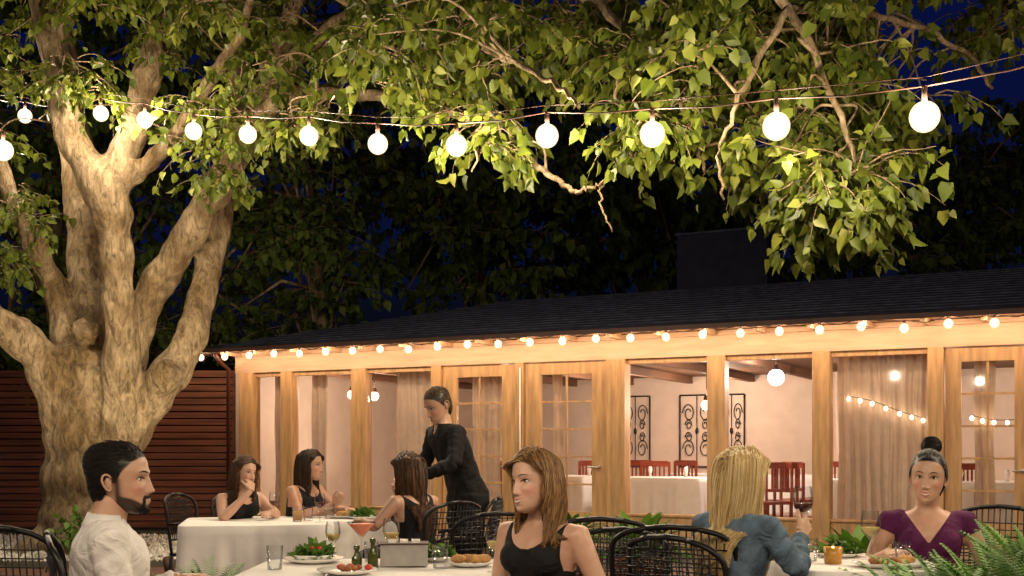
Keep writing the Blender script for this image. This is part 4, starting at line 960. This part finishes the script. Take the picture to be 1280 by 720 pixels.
        for i in range(len(pc)-1):
            for k in range(3): fs_.append((i*4+k,i*4+k+1,i*4+5+k,i*4+4+k))
        cm.add(vs,fs_,CM,True); cm.obj('collar',root)
    MH=Matrix.Translation(Vector(head))@Matrix.Rotation(hr,4,'Z')@Matrix.Rotation(pitch,4,'X')@Matrix.Rotation(roll,4,'Y')@(Matrix.Scale(.97,4) if fem else Matrix.Scale(1.02,4))
    head_mesh('head',root,MH,skin,hcols[0],fem,beard); face_parts(root,MH,skin,lip,tuple(c*.8 for c in hcols[0]),fem,smile,earring)
    hair(root,MH,hcols,hairstyle,nh,hlen,part,wave,hrad,fwd,hback,bulk)
    if beard: beard_strands(root,MH,hcols)
    return root,TB
BLACKH=[(.003,.002,.002),(.008,.006,.005),(.022,.015,.011)]
BROWN=[(.02,.008,.004),(.07,.032,.014),(.16,.08,.035)]
LBROWN=[(.07,.030,.011),(.22,.115,.043),(.48,.30,.13)]
BLOND=[(.30,.18,.06),(.66,.48,.22),(.85,.71,.42)]
hx,hy,_=sv(152,0,3.95)
person('man_white_shirt',(hx,hy,1.165),(.93,.36),(.98,.02),fem=0,style='shirt',cloth=(.66,.64,.62),cloth2=(.04,.04,.05),skin=(.44,.26,.175),hairstyle='short',hcols=BLACKH,hlen=.05,nh=5200,smile=.3,beard=.92,lip=(.34,.14,.11),lean=.02,pitch=.04,
   hrad=.0015)
iron_chair(hx+.06,hy-.02,(.93,.36),.98)
hx,hy,_=sv(668,0,4.2)
person('woman_black_top',(hx,hy,1.150),(-.62,-.78),(-.77,-.64),style='tank',hairstyle='long',hcols=LBROWN,hlen=.35,nh=5600,wave=.013,part=-.02,lean=.03,roll=.08,pitch=.02,hback=.005,
   armR=((.22,.0,.76),(.16,.2,.60),(0,1,-.2),(0,0,-1),.3),armL=((-.24,-.03,.74),(-.16,.18,.60),(.1,1,-.2),(0,0,-1),.3),skin=(.58,.36,.255))
iron_chair(.28,4.48,(-.62,-.78)) 
hx,hy,_=sv(930,0,4.55)
r7,TB7=person('woman_denim_jacket',(hx,hy,1.158),(.75,.62),(.86,.50),style='jacket',denim=True,cloth=(.10,.15,.21),cloth2=(.03,.04,.08),hairstyle='long',hcols=BLOND,hlen=.54,nh=7500,wave=.009,part=.0,lean=.06,skin=(.6,.38,.27),bulk=.035,
   armR=((.24,.12,.80),(.12,.30,.93),(-.1,.75,.5),(-1,.2,.1),(.75,.8,.85,.9)),armL=((-.22,.1,.78),(-.12,.3,.82),(.3,1,0),(0,0,-1),.35))
w=TB7@Vector((.12,.30,.93)); f=(TB7.to_3x3()@Vector((-.1,.75,.5))).normalized(); nn=(TB7.to_3x3()@Vector((-1,.2,.1))).normalized(); gp=w+f*.085+nn*.034
item('wine_glass',lambda m: wineglass(m,gp.x,gp.y,gp.z-.08,1.05,RWINE))
iron_chair(hx-.12,hy-.06,(.75,.62))
hx,hy,_=sv(1160,0,5.0)
person('woman_purple_top',(hx,hy,1.145),(-.30,-.95),(-.42,-.91),style='vneck',cloth=(.085,.010,.062),cloth2=(.02,.02,.03),hairstyle='bun',hcols=BLACKH,nh=5500,lean=.03,roll=-.06,earring=True,skin=(.56,.34,.235),lip=(.5,.08,.09),
   armR=((.25,.05,.74),(.16,.26,.83),(-.3,1,-.1),(-.2,0,-1),.5),armL=((-.25,.0,.74),(-.2,.2,.62),(.1,1,-.3),(0,0,-1),.3),smile=1)
iron_chair(hx+.1,hy+.2,(-.30,-.95))
hx,hy,_=sv(306,0,8.4)
person('woman_curly_hair',(hx,hy,1.085),(.55,-.5),(.80,-.60),style='tank',hairstyle='curly',hcols=BROWN,hlen=.34,nh=2200,wave=.02,part=.01,lean=.14,roll=-.15,vox=.011,hrad=.003,
   armR=((.22,.22,.78),(.06,.34,.96),(-.3,-.5,.8),(0,-1,-.1),.9),armL=((-.22,.25,.78),(-.05,.4,.80),(.6,.6,0),(0,0,-1),.4))
hx,hy,_=sv(388,0,8.75)
person('woman_dark_hair',(hx,hy,1.135),(.85,-.45),(.97,-.22),style='tank',hairstyle='long',hcols=[(.01,.006,.004),(.035,.018,.01),(.08,.045,.025)],hlen=.36,nh=2200,wave=.008,lean=.10,vox=.011,hrad=.003,
   armR=((.2,.2,.76),(.05,.40,.84),(.2,.6,.6),(-1,0,0),.8),armL=((-.22,.22,.78),(-.1,.42,.80),(.4,1,0),(0,0,-1),.4),skin=(.52,.30,.20))
hx,hy,_=sv(510,0,7.3)
person('woman_long_brown_hair',(hx,hy,1.12),(-.72,.62),(-.80,.55),style='tank',hairstyle='long',hcols=BROWN,hlen=.46,nh=3000,wave=.010,lean=.06,vox=.010,hrad=.0026,bulk=.02,
   armL=((-.26,.12,.78),(-.16,.34,.80),(.3,1,0),(0,0,-1),.4))
iron_chair(hx+.12,hy-.12,(-.72,.62)); 
hx,hy,_=sv(547,0,8.1)
person('waiter',(hx,hy,1.575),(-.82,-.45),(-.80,-.60),fem=0,style='jacketx',cloth=(.010,.010,.011),cloth2=(.008,.008,.009),hairstyle='short',hcols=[(.03,.018,.010),(.09,.055,.03),(.2,.13,.08)],hlen=.022,nh=1800,hrad=.0022,lean=.20,pitch=-.42,zp=.93,standing=True,vox=.011,smile=0,
   armR=((.27,.22,1.12),(.16,.42,1.02),(0,.9,-.4),(-1,0,-.2),.8),armL=((-.28,.24,1.16),(-.12,.45,1.06),(.2,.9,-.3),(1,0,-.2),.8),skin=(.52,.31,.21),lip=(.38,.18,.14))
x,y,_=sv(510,0,7.75)
item('water_pitcher',lambda m:(m.lathe((x,7.75,.86),[(0,0),(.05,0),(.06,.08),(.045,.16),(.055,.2),(.05,.2),(.04,.16),(.0,.01)],STEEL,18),m.tube([(x+.05,7.75,1.03),(x+.1,7.75,1.0),(x+.09,7.75,.92),(x+.055,7.75,.9)],.008,STEEL)))
for u,d,fc in ((38,4.7,(.15,1)),(605,6.6,(-.3,1)),(752,5.2,(.1,1)),(852,4.7,(.3,1)),(1232,5.7,(-.6,-.8)),(262,8.9,(1,-.2)),(575,8.3,(-1,.2)),(318,8.95,(.5,-.6))):
    X,Y,_=sv(u,0,d); iron_chair(X,Y,fc,.96 if d<6 else .9)
